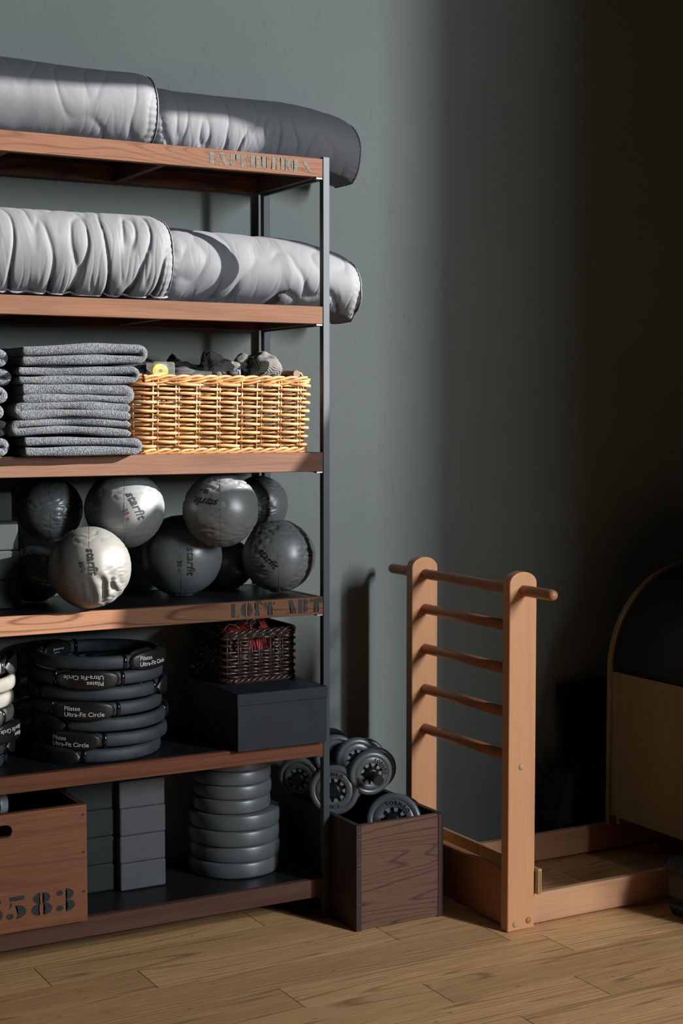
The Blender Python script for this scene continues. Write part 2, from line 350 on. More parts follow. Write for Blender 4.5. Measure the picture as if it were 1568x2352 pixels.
win = struct(G().box(RX1 - 0.02, RX1, oy0 - 0.05, oy0, oz0 - 0.05, oz1 + 0.05).box(RX1 - 0.02, RX1, oy1, oy1 + 0.05, oz0 - 0.05, oz1 + 0.05)
             .box(RX1 - 0.02, RX1, oy0, oy1, oz0 - 0.05, oz0).box(RX1 - 0.02, RX1, oy0, oy1, oz1, oz1 + 0.05).build('window_1', M['steel']))
pt = [to_right(p) for p in patch_top]; pb = [to_right(p) for p in patch_bot]
# unseen masks added to shape the sun patch: an upper and a lower piece
G().prism([(oy0, oz1), (oy0, pt[0][1])] + pt + [(oy1, pt[-1][1]), (oy1, oz1)], XW, XW + 0.012, 'x').build('sun_mask_top', M['sun_mask'], win)
G().prism([(oy1, pt[-1][1]), pt[-1]] + pb + [(oy0, pb[-1][1]), (oy0, oz0), (oy1, oz0)], XW, XW + 0.012, 'x').build('sun_mask_low', M['sun_mask'], win)
G().prism([(oy0, pb[-1][1]), pb[-1], pt[0], (oy0, pt[0][1])], XW, XW + 0.012, 'x').build('sun_mask_side', M['sun_mask'], win)
struct(G().box(3.95, 4.65, RY0 + 0.001, RY0 + 0.015, 1.4, 4.1).build('window_2', mat('frosted_pane', (0.5, 0.52, 0.55), 0.4)))
# added unseen block keeping daylight off the right end of the back wall
struct(G().box(3.618, RX1 - 0.001, 0.98, 1.30, 0, RZ1).build('daylight_block', M['room']))

# floor: oak boards with staggered joints
joints = {3.845: [1.9, 3.3], 3.698: [1.225, 2.95], 3.554: [1.456, 2.17, 3.4], 3.405: [0.6, 2.436, 4.1], 3.254: [1.72, 2.54, 3.9], 3.108: [0.9, 2.054, 3.5], 2.96: [2.425, 4.0]}
fl = G(); yy = WY + 0.0
rows_y = [4.245, 3.992, 3.845, 3.698, 3.554, 3.405, 3.254, 3.108, 2.96]
while rows_y[-1] > RY0: rows_y.append(rows_y[-1] - 0.148)
rnd = random.Random(3)
for i in range(len(rows_y) - 1):
    y1, y0 = rows_y[i], rows_y[i + 1]
    js = joints.get(round(y0, 3))
    if js is None:
        js = []; x = RX0 + rnd.uniform(0.3, 1.5)
        while x < RX1: js.append(x); x += rnd.uniform(0.9, 1.9)
    xs = [RX0] + sorted(js) + [RX1]
    for a, b in zip(xs[:-1], xs[1:]):
        g = 0.0013
        fl.box(a + g, b - g, y0 + 0.0003, y1 - 0.0003, -0.02, 0.0)
flo = struct(fl.build('floor', M['oak']))
struct(G().box(RX0, RX1, RY0, WY, -0.06, -0.006).build('floor_underlay', mat('dark_gap', (0.012, 0.007, 0.004), 0.9)))

# ------------------------------------------------------------------ shelving unit
SX0, SX1, SY0, SY1 = 0.28, 2.076, 3.82, 4.215
levels = [(2.105, 2.157), (1.699, 1.748), (1.286, 1.340), (0.881, 0.931), (0.474, 0.518), (0.066, 0.118)]
shelf = thing('shelving_unit', 'tall black steel and brown wood shelving unit standing against the grey wall', 'shelving unit', ((SX0 + SX1) / 2, (SY0 + SY1) / 2, 0))
PW = 0.021
for (x, y) in ((SX1, SY0), (SX0 - PW, SY0), (SX1, SY1 - PW), (SX0 - PW, SY1 - PW)):
    g = G().box(x, x + PW, y, y + PW, 0.0, 2.163, bev=0.0015, seg=1)
    g.build('post', M['steel'], shelf)
boards = []
for i, (z0, z1) in enumerate(levels):
    g = G()
    g.box(SX0, SX1, SY0 + 0.001, SY0 + 0.023, z0, z1, bev=0.0015, seg=1)
    G().box(SX0, SX1, SY1 - 0.022, SY1 - 0.002, z0, z1, bev=0.0015, seg=1).build('back_board', M['walnut'], shelf)
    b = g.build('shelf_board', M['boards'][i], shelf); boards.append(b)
    for x in (SX0 + 0.001, SX1 - 0.022): G().box(x, x + 0.021, SY0 + 0.0235, SY1 - 0.0225, z0 + 0.001, z1 - 0.0005).build('end_board', M['walnut_y'], shelf)
    for x in (0.75, 1.17, 1.60): G().box(x, x + 0.02, SY0 + 0.0235, SY1 - 0.0225, z0 + 0.002, z1 - 0.006).build('cross_brace', M['walnut_y'], shelf)
    G().box(SX0 + 0.003, SX1 - 0.003, SY0 + 0.0235, SY1 - 0.0225, z1 - 0.005, z1 - 0.0008).build('shelf_panel', M['panel'], shelf)
    # side flat bar and its bright bracket tab
    for x in (SX1 + 0.0015, SX0 - 0.012): G().box(x, x + 0.0105, SY0 + PW, SY1 - PW, z0 - 0.004, z0 + 0.012).build('side_bar', M['steel'], shelf)
    G().box(SX1 - 0.019, SX1 - 0.001, SY0 + 0.003, SY0 + 0.022, z0 - 0.0042, z0 - 0.0004).build('bracket_tab', M['zinc'] if i < 4 else M['steel'], shelf)

# ---- stencil glyphs (unit height, returns list of polygons and advance)
def R_(x0, y0, x1, y1): return [(x0, y0), (x1, y0), (x1, y1), (x0, y1)]
def half(cx, cy, rx, ry, side, inner=0.25, a0=-90, a1=90, n=14):
    """crescent: outer half ellipse, inner narrower half ellipse; side -1 left, +1 right"""
    out = [(cx + side * rx * math.cos(math.radians(a0 + (a1 - a0) * k / n)), cy + ry * math.sin(math.radians(a0 + (a1 - a0) * k / n))) for k in range(n + 1)]
    inn = [(cx + side * rx * inner * math.cos(math.radians(a1 - (a1 - a0) * k / n)), cy + ry * 0.93 * math.sin(math.radians(a1 - (a1 - a0) * k / n))) for k in range(n + 1)]
    return out + inn
def disc(cx, cy, rx, ry=None, n=14):
    ry = ry or rx
    return [(cx + rx * math.cos(2 * PI * k / n), cy + ry * math.sin(2 * PI * k / n)) for k in range(n)]
GL = {
 'L': ([R_(0.05, 0, 0.30, 1), [(0.36, 0), (0.52, 0), (0.56, 0.22), (0.50, 0.08), (0.36, 0.04)]], 0.62),
 'O': ([half(0.33, 0.5, 0.30, 0.52, -1, 0.12), half(0.45, 0.5, 0.30, 0.52, 1, 0.12)], 0.84),
 'F': ([[(0.06, 0), (0.32, 0), (0.28, 0.06), (0.28, 1), (0.04, 1), (0.08, 0.93), (0.08, 0.55), (0.04, 0.5), (0.08, 0.45), (0.08, 0.06)], [(0.36, 0.96), (0.52, 1.0), (0.50, 0.80)], [(0.36, 0.54), (0.44, 0.60), (0.44, 0.42)]], 0.62),
 'T': ([[(0.23, 0), (0.54, 0), (0.49, 0.05), (0.49, 1), (0.27, 1), (0.27, 0.05)], disc(0.11, 0.86, 0.07, 0.14), disc(0.64, 0.86, 0.07, 0.14)], 0.76),
 'A': ([[(0.10, 1), (0.32, 1), (0.50, 0.04), (0.54, 0), (0.20, 0), (0.26, 0.06)], [(0.02, 0), (0.12, 0), (0.08, 0.2)]], 0.62),
 'R': ([R_(0.04, 0, 0.28, 1), half(0.36, 0.76, 0.26, 0.26, 1, 0.1), half(0.36, 0.25, 0.24, 0.25, 1, 0.1)], 0.70),
 ' ': ([], 0.55),
 'E': ([R_(0.04, 0, 0.28, 1), [(0.36, 1), (0.50, 1), (0.50, 0.8)], [(0.36, 0), (0.50, 0), (0.50, 0.2)], [(0.34, 0.5), (0.42, 0.6), (0.42, 0.4)]], 0.56),
 'X': ([[(0.0, 1), (0.26, 1), (0.62, 0), (0.36, 0)], [(0.46, 0.72), (0.58, 1), (0.52, 1), (0.42, 0.78)], [(0.02, 0), (0.08, 0), (0.18, 0.26), (0.14, 0.3)]], 0.66),
 'P': ([R_(0.04, 0, 0.28, 1), half(0.35, 0.72, 0.25, 0.28, 1, 0.15)], 0.64),
 'D': ([R_(0.04, 0, 0.26, 1), half(0.34, 0.5, 0.28, 0.50, 1, 0.1)], 0.68),
 'I': ([[(0.0, 0), (0.32, 0), (0.28, 0.05), (0.28, 0.95), (0.32, 1), (0.0, 1), (0.05, 0.95), (0.05, 0.05)]], 0.38),
 'N': ([[(0.14, 0.88), (0.38, 0.88), (0.74, 0), (0.60, 0.0)], [(0.02, 1.0), (0.52, 1.0), (0.50, 0.93), (0.02, 0.94)]], 0.76),
 '5': ([[(0.10, 1), (0.56, 1), (0.54, 0.80), (0.12, 0.80)], [(0.08, 0.46), (0.15, 0.76), (0.2, 0.62)], half(0.28, 0.30, 0.34, 0.31, 1, 0.25), disc(0.12, 0.14, 0.12, 0.13)], 0.74),
 '8': ([half(0.32, 0.75, 0.24, 0.25, -1, 0.2), half(0.38, 0.75, 0.24, 0.25, 1, 0.2), half(0.30, 0.25, 0.28, 0.27, -1, 0.2), half(0.40, 0.25, 0.28, 0.27, 1, 0.2)], 0.78),
 '3': ([half(0.32, 0.76, 0.25, 0.25, 1, 0.2), half(0.32, 0.25, 0.29, 0.27, 1, 0.2), disc(0.13, 0.84, 0.11, 0.12), disc(0.13, 0.16, 0.12, 0.13)], 0.74),
 '6': ([half(0.30, 0.5, 0.28, 0.52, -1, 0.2), disc(0.46, 0.84, 0.12, 0.12), half(0.36, 0.27, 0.26, 0.29, 1, 0.2)], 0.72),
}
def stencil(txt, x0, x1, z0, z1, y, parent, m, slant=0.0):
    adv = sum(GL[c][1] for c in txt); kx = (x1 - x0) / adv; h = z1 - z0; g = G(); cx = 0.0
    for c in txt:
        for poly in GL[c][0]:
            P = [(x0 + (cx + p[0]) * kx, z0 + p[1] * h) for p in poly]
            ar = sum(P[i][0] * P[(i + 1) % len(P)][1] - P[(i + 1) % len(P)][0] * P[i][1] for i in range(len(P)))
            if ar < 0: P.reverse()
            vs = [g.bm.verts.new((p[0], y, p[1])) for p in P]; g.bm.faces.new(vs)
        cx += GL[c][1]
    bmesh.ops.triangulate(g.bm, faces=list(g.bm.faces))
    r = bmesh.ops.extrude_face_region(g.bm, geom=list(g.bm.faces))
    bmesh.ops.translate(g.bm, vec=(0, 0.0006, 0), verts=[v for v in r['geom'] if isinstance(v, bmesh.types.BMVert)])
    o = g.build('stencilled_lettering', m, parent); return o
stencil('EXPEDITION', 1.729, 2.042, 2.116, 2.149, SY0 + 0.0005, boards[0], M['stencil'])['label'] = 'faded grey stencilled word EXPEDITION'
stencil('LOFT', 1.786, 1.926, 0.889, 0.927, SY0 + 0.0005, boards[3], M['stencil_dark'])['label'] = 'charcoal stencilled word LOFT'
stencil('ART', 1.960, 2.074, 0.889, 0.927, SY0 + 0.0005, boards[3], M['stencil_dark'])['label'] = 'charcoal stencilled word ART'

# ------------------------------------------------------------------ bolsters
def bolster(label, A, B, R, seed, flatz, fold=0.006, cfreq=26.0, sag=0.0, piping_line=False):
    A, B = Vector(A), Vector(B); ax = (B - A); Ln = ax.length; ax.normalize()
    side = ax.cross(Vector((0, 0, 1))).normalized(); up = side.cross(ax)
    root = thing('bolster', label, 'bolster cushion', (A + B) / 2 - Vector((0, 0, R)), 'long grey bolsters on the upper shelves')
    NS, NC = 330, 110; rows = []
    e = 0.045
    def rad(s):
        d = min(s, Ln - s)
        if d < e: return R * (0.90 + 0.10 * math.sin(PI / 2 * d / e))
        return R
    def pt(s, th, r, amp=1.0):
        q = noise.noise(Vector((s * cfreq + seed, math.cos(th) * 0.75 + 3, math.sin(th) * 0.75 + seed * 2.1)))
        ridge = (1 - abs(q) * 2.6); ridge = max(0, ridge) ** 2
        m_ = 0.5 + 0.9 * noise.noise(Vector((s * 3.1 + seed, math.cos(th) * 0.9, 5.0 + math.sin(th) * 0.9)))
        low = 0.25 + 0.75 * (0.5 - 0.5 * math.sin(th)) ** 1.4     # folds gather low on the cushion
        env = noise.noise(Vector((s * 2.2 + seed * 3, math.sin(th) * 0.9, math.cos(th) * 0.9)))
        q2 = noise.noise(Vector((s * cfreq * 2.1 + seed * 5, math.cos(th) * 0.9, seed + math.sin(th) * 0.9)))
        crease = max(0.0, 1 - abs(q) * 7.0) ** 1.3; crease2 = max(0.0, 1 - abs(q2) * 6.0) ** 1.3
        puff = min(1.0, abs(q) * 3.2)
        r2 = r + amp * fold * low * (0.75 * puff - 1.0 * crease * max(0, m_) * 1.3 - 0.45 * crease2 * max(0, m_ - 0.25)) + env * 0.010 * amp
        if abs(s) < 0.03 or abs(s - Ln) < 0.03:
            r2 += 0.0011 * math.sin(th * 34 + seed) * amp
        c = A + ax * s
        c.z += -sag * max(0.0, (s / Ln - 0.6) / 0.4) ** 2 + 0.004 * math.sin(s * 5 + seed)
        p = c + side * (r2 * math.cos(th) * 1.03) + up * (r2 * math.sin(th))
        fz = flatz - sag * max(0.0, (s / Ln - 0.72) / 0.28) ** 2
        if p.z < fz + 0.012: p.z = fz + (p.z - fz - 0.012) * 0.12 + 0.010
        return p
    # caps: from centre outwards at each end
    for k in range(7):
        t = k / 7.0; r = R * 0.90 * t; bulge = 0.016 * (1 - t * t)
        row = [pt(0, 2 * PI * j / NC, r, t * 0.6) - ax * bulge for j in range(NC)]; rows.append(row)
    for i in range(NS + 1):
        s = Ln * i / NS; rows.append([pt(s, 2 * PI * j / NC, rad(s)) for j in range(NC)])
    for k in range(6, -1, -1):
        t = k / 7.0; r = R * 0.90 * t; bulge = 0.016 * (1 - t * t)
        rows.append([pt(Ln, 2 * PI * j / NC, r, t * 0.6) + ax * bulge for j in range(NC)])
    g = G().surf(rows, closed_v=True); bmesh.ops.remove_doubles(g.bm, verts=g.bm.verts, dist=0.00005)
    g.build('cover', M['sateen'], root)
    for s in (0.0, Ln):
        g = G().tube([pt(s, 2 * PI * j / 80, rad(0) + 0.0015) for j in range(80)], 0.0022, 6, closed=True)
        g.build('piping', M['piping'], root)
    if piping_line:
        g = G().tube([pt(Ln * k / 60, -1.0 if side.y < 0 else PI + 1.0, R + 0.002) for k in range(61)], 0.003, 6)
        g.build('piping', M['piping'], root)
    return root
bolster('grey bolster on the top shelf, left one, with its round seamed end toward the middle', (0.86, 3.985, 2.262), (1.605, 3.965, 2.262), 0.106, 1.0, 2.158, fold=0.0022, cfreq=14)
bolster('grey bolster on the top shelf hanging over the right end of the shelving', (1.640, 4.075, 2.256), (2.292, 4.085, 2.246), 0.103, 4.3, 2.158, fold=0.004, cfreq=20, sag=0.035)
bolster('wrinkled pale grey bolster on the second shelf, left one, brightly lit', (0.86, 3.96, 1.866), (1.630, 3.94, 1.866), 0.118, 8.0, 1.749, fold=0.0095, cfreq=20, piping_line=True)
bolster('pale grey bolster on the second shelf reaching out past the right post', (1.660, 4.060, 1.862), (2.285, 4.080, 1.842), 0.108, 12.7, 1.749, fold=0.006, cfreq=13, sag=0.035)

# ------------------------------------------------------------------ folded blankets
def blanket_mesh(x0, x1, y0, y1, z0, hgt, loop_right, seed, tail=0.0):
    """one blanket folded over: two thick layers joined by a rounded loop at one end"""
    h = hgt * 0.247; zb = z0 + h + 0.0005; zt = z0 + hgt - h; rc = (zt - zb) / 2; path = []
    xs = x0 + 0.004; xe = x1 - rc - h
    n1 = 46
    for i in range(n1): path.append((xs + tail * 0 + (xe - xs) * i / (n1 - 1), zb, 1))
    for k in range(1, 10):
        a = -PI / 2 + PI * k / 10; path.append((xe + (rc * 1.25) * math.cos(a), (zb + zt) / 2 + rc * math.sin(a), 1))
    for i in range(n1): path.append((xe - (xe - xs - tail) * i / (n1 - 1), zt, 1))
    if not loop_right: path = [(x0 + x1 - p[0], p[1], 1) for p in path]
    rows = []
    sec = []
    ns = 7; D = y1 - y0
    for k in range(ns + 1):
        a = PI / 2 + PI * k / ns; sec.append((h * 0.95 * (1 + math.cos(a)), math.sin(a)))       # front rounding (depth, normal)
    for yk in (0.2, 0.5, 0.8, 1.0): sec.append((h + (D - h) * yk, -1))
    for yk in (1.0, 0.8, 0.5, 0.2): sec.append((h + (D - h) * yk, 1))
    N = len(path)
    for i, p in enumerate(path):
        a = path[max(0, i - 1)]; b = path[min(N - 1, i + 1)]; d = Vector((b[0] - a[0], b[1] - a[1])).normalized(); nr = Vector((-d.y, d.x))
        row = []
        endf = min(1.0, min(i, N - 1 - i) * 0.45 + 0.55)
        for (dep, nn) in sec:
            y = y0 + dep
            wv = noise.noise(Vector((p[0] * 6 + seed, y * 4, seed + (3 if p[1] > (zb + zt) / 2 else 0))))
            wf = noise.noise(Vector((p[0] * 9 + seed, p[1] * 60, seed * 1.3))) * 0.006 * (1 if dep < h * 2 else 0)
            th = h * (1 + 0.34 * noise.noise(Vector((p[0] * 11, seed, p[1] * 30)))) * endf
            fade = min(1.0, (p[1] - 1.35) / 0.05) if p[1] > 1.35 else 0.0
            gw = 0.017 * fade * noise.noise(Vector((p[0] * 4.2 + 3, y * 1.5, p[1] * 7.0)))
            row.append(Vector((p[0] + nr.x * nn * th, y + wf * 1.6, p[1] + nr.y * nn * th + wv * 0.0015 + gw)))
        rows.append(row)
    return G().surf(rows, closed_v=True, cap=True)
right_pos = ['at the bottom of the stack beside the willow basket', 'second from the bottom of the stack beside the willow basket', 'third from the bottom of the stack beside the willow basket',
             'third from the top of the stack beside the willow basket', 'second from the top of the stack beside the willow basket', 'on top of the stack beside the willow basket']
left_pos = [s.replace('of the stack beside the willow basket', 'of the left edge stack') for s in right_pos]
hs = [0.044, 0.045, 0.044, 0.050, 0.046, 0.050]
xr = [1.517, 1.490, 1.488, 1.498, 1.515, 1.534]; xl = [1.196, 1.166, 1.176, 1.192, 1.184, 1.194]
z = 1.3405
for i in range(6):
    b = blanket_mesh(xl[i], xr[i], 3.785 + 0.004 * math.sin(i * 2.1), 4.12, z, hs[i], i not in (1, 2), i * 3.7 + 1, tail=0.0).build('folded_blanket', M['wool'])
    recenter(b, ((xl[i] + xr[i]) / 2, 3.95, z)); tag(b, 'grey felt blanket folded flat, ' + right_pos[i], 'blanket', 'folded grey blankets on the third shelf')
    z += hs[i] + 0.0004
z = 1.3405
xr2 = [1.166, 1.168, 1.150, 1.160, 1.176, 1.168]
for i in range(6):
    b = blanket_mesh(0.84, xr2[i], 3.80 + 0.01 * math.sin(i * 1.7), 4.12, z, hs[i] - 0.001, True, i * 2.9 + 31).build('folded_blanket', M['wool'])
    recenter(b, (1.0, 3.95, z)); tag(b, 'grey felt blanket folded flat, ' + left_pos[i], 'blanket', 'folded grey blankets on the third shelf')
    z += hs[i] - 0.0006

# ------------------------------------------------------------------ wicker baskets
def rrect(x0, x1, y0, y1, rc, step):
    """points along a rounded rectangle, counter clockwise from the front left, with outward normals"""
    P = []
    def line(a, b, nx, ny):
        n = max(1, int((Vector(b) - Vector(a)).length / step)); [P.append((a[0] + (b[0] - a[0]) * k / n, a[1] + (b[1] - a[1]) * k / n, nx, ny)) for k in range(n)]
    def arc(cx, cy, a0):
        n = max(3, int(rc * PI / 2 / step)); [P.append((cx + rc * math.cos(a0 + PI / 2 * k / n), cy + rc * math.sin(a0 + PI / 2 * k / n), math.cos(a0 + PI / 2 * k / n), math.sin(a0 + PI / 2 * k / n))) for k in range(n)]
    line((x0 + rc, y0), (x1 - rc, y0), 0, -1); arc(x1 - rc, y0 + rc, -PI / 2)
    line((x1, y0 + rc), (x1, y1 - rc), 1, 0); arc(x1 - rc, y1 - rc, 0)
    line((x1 - rc, y1), (x0 + rc, y1), 0, 1); arc(x0 + rc, y1 - rc, PI / 2)
    line((x0, y1 - rc), (x0, y0 + rc), -1, 0); arc(x0 + rc, y0 + rc, PI)
    return P
def basket(root, x0, x1, y0, y1, z0, z1, rows, sp, r, amp, mw, ms, seed, hole=None, flare=0.0, rimr=None):
    rc = 0.03; P = rrect(x0, x1, y0, y1, rc, 0.006); n = len(P)
    s = [0.0]
    for i in range(1, n): s.append(s[-1] + math.hypot(P[i][0] - P[i - 1][0], P[i][1] - P[i - 1][1]))
    Lp = s[-1] + math.hypot(P[0][0] - P[-1][0], P[0][1] - P[-1][1]); ns = 2 * round(Lp / sp / 2); spx = Lp / ns
    rim = rimr or r * 1.5; zb = z0 + rim * 2.4; zt = z1 - rim * 3.0
    def at_(sv):
        sv %= Lp; j = min(range(n), key=lambda i: abs(s[i] - sv)); return P[j]
    def fl(z): return flare * (z - z0) / (z1 - z0)
    # stakes: pairs of thin rods
    g = G()
    for k in range(ns):
        for dd in (-r * 0.9, r * 0.9):
            p = at_(k * spx + spx * 0.5 + dd)
            q = (p[0] + (dd if abs(p[3]) > 0.7 else 0) * (1 if p[3] < 0 else -1) * 0.3, p[1])
            g.tube([(q[0] + p[2] * fl(z_), q[1] + p[3] * fl(z_), z_) for z_ in (z0 + 0.002, (z0 + z1) / 2, z1 - rim)], r * 0.62, 6)
    g.build('upright_stakes', ms, root)
    g = G(); rnd = random.Random(seed)
    for k in range(rows):
        zc = zb + (zt - zb) * (k + 0.5) / rows; pts = []; rad = []; ph = (k % 2)
        off = rnd.uniform(-0.1, 0.1)
        def flush(pts, rad, closed):
            if len(pts) > 2: g.tube(pts, rad, 6, closed=closed)
        broken = False
        for i in range(n):
            u = s[i] / spx + ph; wv = math.cos(PI * u)       # stakes at half steps: crossing there
            o = amp * (1 if wv > 0 else -1) * abs(wv) ** 0.55 + fl(zc)
            x, y = P[i][0] + P[i][2] * o, P[i][1] + P[i][3] * o
            zz = zc + 0.0009 * noise.noise(Vector((s[i] * 20, k * 3.3, seed))) + r * 0.10 * math.sin(PI * (u - 0.5) * 2)
            rr = r * (0.85 + 0.25 * max(0, wv) ** 0.5 + 0.12 * noise.noise(Vector((s[i] * 9, k * 7.1, seed + 5))))
            if hole and P[i][3] < -0.7 and hole[0] < x < hole[1] and hole[2] < zc < hole[3]:
                flush(pts, rad, False); pts, rad = [], []; broken = True; continue
            pts.append((x, y, zz)); rad.append(rr)
        flush(pts, rad, not broken)
    g.build('woven_wall', mw, root)
    # plaited rim and foot
    def braid(zc, rr, nst, nm, wl):
        g = G()
        for q in range(nst):
            pts = []
            for i in range(n):
                a = 2 * PI * (s[i] / wl_(wl)) + 2 * PI * q / nst
                o = rr * 0.75 * math.cos(a) + fl(zc); pts.append((P[i][0] + P[i][2] * o, P[i][1] + P[i][3] * o, zc + rr * 0.95 * math.sin(a)))
            g.tube(pts, rr * 0.72, 6, closed=True)
        g.build(nm, mw, root)
    def wl_(w_): return Lp / max(1, round(Lp / w_))
    braid(z1 - rim * 1.0, rim, 3, 'plaited_rim', sp * 2.0)
    braid(z1 - rim * 2.6, rim * 0.85, 2, 'plaited_rim', sp * 1.7)
    braid(z0 + rim * 1.05, rim, 3, 'plaited_foot', sp * 1.7)
    G().box(x0 + 0.006, x1 - 0.006, y0 + 0.006, y1 - 0.006, z0 + rim, z0 + rim + 0.005).build('basket_base', ms, root)
hb = thing('wicker_basket', 'wide honey coloured wicker basket on the third shelf', 'basket', (1.79, 3.99, 1.3405))
basket(hb, 1.512, 2.036, 3.835, 4.135, 1.3410, 1.550, 15, 0.062, 0.0048, 0.0056, M['willow'], M['willow_core'], 5, flare=0.010, rimr=0.0060)
# end handle: dark wooden bar held by a willow loop
g = G().tube([(2.032, 3.90 - 0.004, 1.561), (2.032, 4.07, 1.561)], 0.0105, 16); hd = g.build('handle_bar', M['handlewood'], hb)
G().tube([(2.034, 3.905, 1.568), (2.050, 3.906, 1.562), (2.060, 3.908, 1.545), (2.062, 3.908, 1.525), (2.054, 3.908, 1.508), (2.044, 3.908, 1.500)], 0.0042, 8).build('handle_loop', M['willow'], hb)

db = thing('wicker_basket', 'small dark brown wicker basket with a square grip hole, on the black box', 'basket', (1.94, 4.05, 0.6805))
basket(db, 1.826, 2.056, 3.945, 4.175, 0.6810, 0.832, 12, 0.034, 0.0042, 0.0045, M['darkwillow'], M['darkwillow'], 9, hole=(1.905, 1.975, 0.770, 0.806), rimr=0.006)

# ------------------------------------------------------------------ what lies in the baskets
def blob(name, c, sx, sy, sz, seed, m, label, cat, rough=0.25, freq=2.0, zmin=None, ridge=False, parent=None, group=None):
    g = G(); rows = []; nu, nv = 40, 64
    for i in range(nu + 1):
        ph = PI * i / nu - PI / 2; row = []
        for j in range(nv):
            th = 2 * PI * j / nv; d = Vector((math.cos(ph) * math.cos(th), math.cos(ph) * math.sin(th), math.sin(ph)))
            q = noise.noise(d * freq + Vector((seed, seed, seed))); q2 = noise.noise(d * freq * 3 + Vector((seed, 0, seed)))
            k = 1 + rough * q + rough * 0.35 * (1 - 2 * abs(q2) if ridge else q2)
            p = Vector((c[0] + d.x * sx * k, c[1] + d.y * sy * k, c[2] + d.z * sz * k))
            if zmin is not None and p.z < zmin: p.z = zmin
            row.append(p)
        rows.append(row)
    g.surf(rows, closed_v=True); bmesh.ops.remove_doubles(g.bm, verts=g.bm.verts, dist=1e-5)
    o = g.build(name, m, parent)
    if parent is None: recenter(o, c); tag(o, label, cat, group)
    return o
blob('mesh_bag', (1.955, 3.99, 1.565), 0.070, 0.060, 0.060, 2.0, M['mesh'], 'black net bag with a pale sheen bulging from the willow basket', 'bag', 0.42, 1.2)
blob('mesh_bag', (1.845, 4.02, 1.560), 0.060, 0.060, 0.058, 9.0, M['mesh'], 'darker black net bag behind the cord grip in the willow basket', 'bag', 0.42, 1.3)
blob('black_pouch', (1.70, 4.03, 1.545), 0.14, 0.08, 0.045, 5.0, M['blackcloth'], 'flat black cloth pouch lying across the willow basket', 'pouch', 0.35, 2.0)
blob('black_pouch', (1.715, 4.03, 1.575), 0.022, 0.035, 0.036, 3.0, M['blackcloth'], 'small black cloth lump standing up in the middle of the willow basket', 'pouch', 0.35, 2.0)
# black belt arching out behind the blankets
g = G(); pts = [(1.49 + 0.23 * t, 4.09, 1.612 + 0.014 * math.sin(t * PI * 0.9) - 0.045 * t * t) for t in [k / 20 for k in range(21)]]
for a, b in ((0, 1),):
    rows = [[Vector(p) + Vector((0, dy, dz)) for dy, dz in ((-0.02, -0.002), (0.02, -0.002), (0.02, 0.002), (-0.02, 0.002))] for p in pts]
    g.surf(rows, closed_v=True, cap=True)
belt = g.build('black_belt', M['blackcloth']); recenter(belt, (1.6, 4.09, 1.55)); tag(belt, 'flat black belt arching out of the basket behind the top blanket', 'belt')
yl = thing('resistance_band_pack', 'yellow rolled band in a clear bag at the left end of the willow basket', 'exercise band', (1.625, 3.90, 1.552))
g = G()
for k in range(4):
    r0 = 0.020 - 0.004 * k
    g.tube([(1.615 + r0 * 1.05 * math.cos(a), 3.900, 1.564 + r0 * 0.85 * math.sin(a)) for a in [2 * PI * q / 24 for q in range(24)]], 0.0024, 6, closed=True, flat=3.2)
g.build('rolled_band', M['yellow'], yl)
G().box(1.585, 1.652, 3.875, 3.925, 1.546, 1.589, bev=0.007, seg=3, smooth=True).build('clear_bag', M['clear'], yl)
cg = thing('cord_grip', 'small black cord grip with a tan end and blue tab on the basket rim', 'grip', (1.82, 3.85, 1.556))
G().tube([(1.797, 3.856, 1.5585), (1.829, 3.857, 1.5590)], 0.0065, 12).build('grip_sleeve', M['blackcloth'], cg)
G().tube([(1.829, 3.857, 1.5590), (1.834, 3.857, 1.5590)], 0.0072, 12).build('end_disc', M['willow'], cg)
G().tube([(1.797, 3.856, 1.5585), (1.788, 3.858, 1.560), (1.782, 3.862, 1.565)], 0.0015, 6).build('cord', M['willow_core'], cg)
G().box(1.830, 1.842, 3.868, 3.872, 1.556, 1.570, bev=0.001).build('blue_tab', M['blue'], cg)

# red cloths and lime strap in the dark basket
def sheet(name, tri, th, m, label, cat):
    g = G(); a, b, c = [Vector(t) for t in tri]; n_ = (b - a).cross(c - a).normalized() * th; n = 10; rows = []
    top = [];
    def P(i, j):
        u = i / n; v = j / n; p = a * (1 - u) + (b * (1 - v) + c * v) * u
        return p + n_.normalized() * 0.004 * noise.noise(p * 40)
    V1 = [[g.bm.verts.new(P(i, j) + n_) for j in range(n + 1)] if i else [g.bm.verts.new(a + n_)] for i in range(n + 1)]
    V2 = [[g.bm.verts.new(P(i, j) - n_) for j in range(n + 1)] if i else [g.bm.verts.new(a - n_)] for i in range(n + 1)]
    for V in (V1, V2):
        for j in range(n): g.bm.faces.new((V[0][0], V[1][j], V[1][j + 1]))
        for i in range(1, n):
            for j in range(n): g.bm.faces.new((V[i][j], V[i + 1][j], V[i + 1][j + 1], V[i][j + 1]))
    for i in range(1, n):
        for j in (0, n): g.bm.faces.new((V1[i][j], V1[i + 1][j], V2[i + 1][j], V2[i][j]))
    for j in (0, n): g.bm.faces.new((V1[0][0], V1[1][j], V2[1][j], V2[0][0]))
    for j in range(n): g.bm.faces.new((V1[n][j], V1[n][j + 1], V2[n][j + 1], V2[n][j]))
    o = g.build(name, m); recenter(o, (a + b + c) / 3); return tag(o, label, cat)
sheet('red_cloth', ((1.972, 4.00, 0.862), (1.930, 3.985, 0.765), (2.012, 3.985, 0.772)), 0.0015, M['red'], 'pointed red cloth standing up beside the lime strap in the dark basket', 'cloth')
blob('red_cloth', (1.90, 4.02, 0.815), 0.062, 0.045, 0.022, 8.0, M['red'], 'crumpled red cloth at the left of the dark basket', 'cloth', 0.3, 2.0)
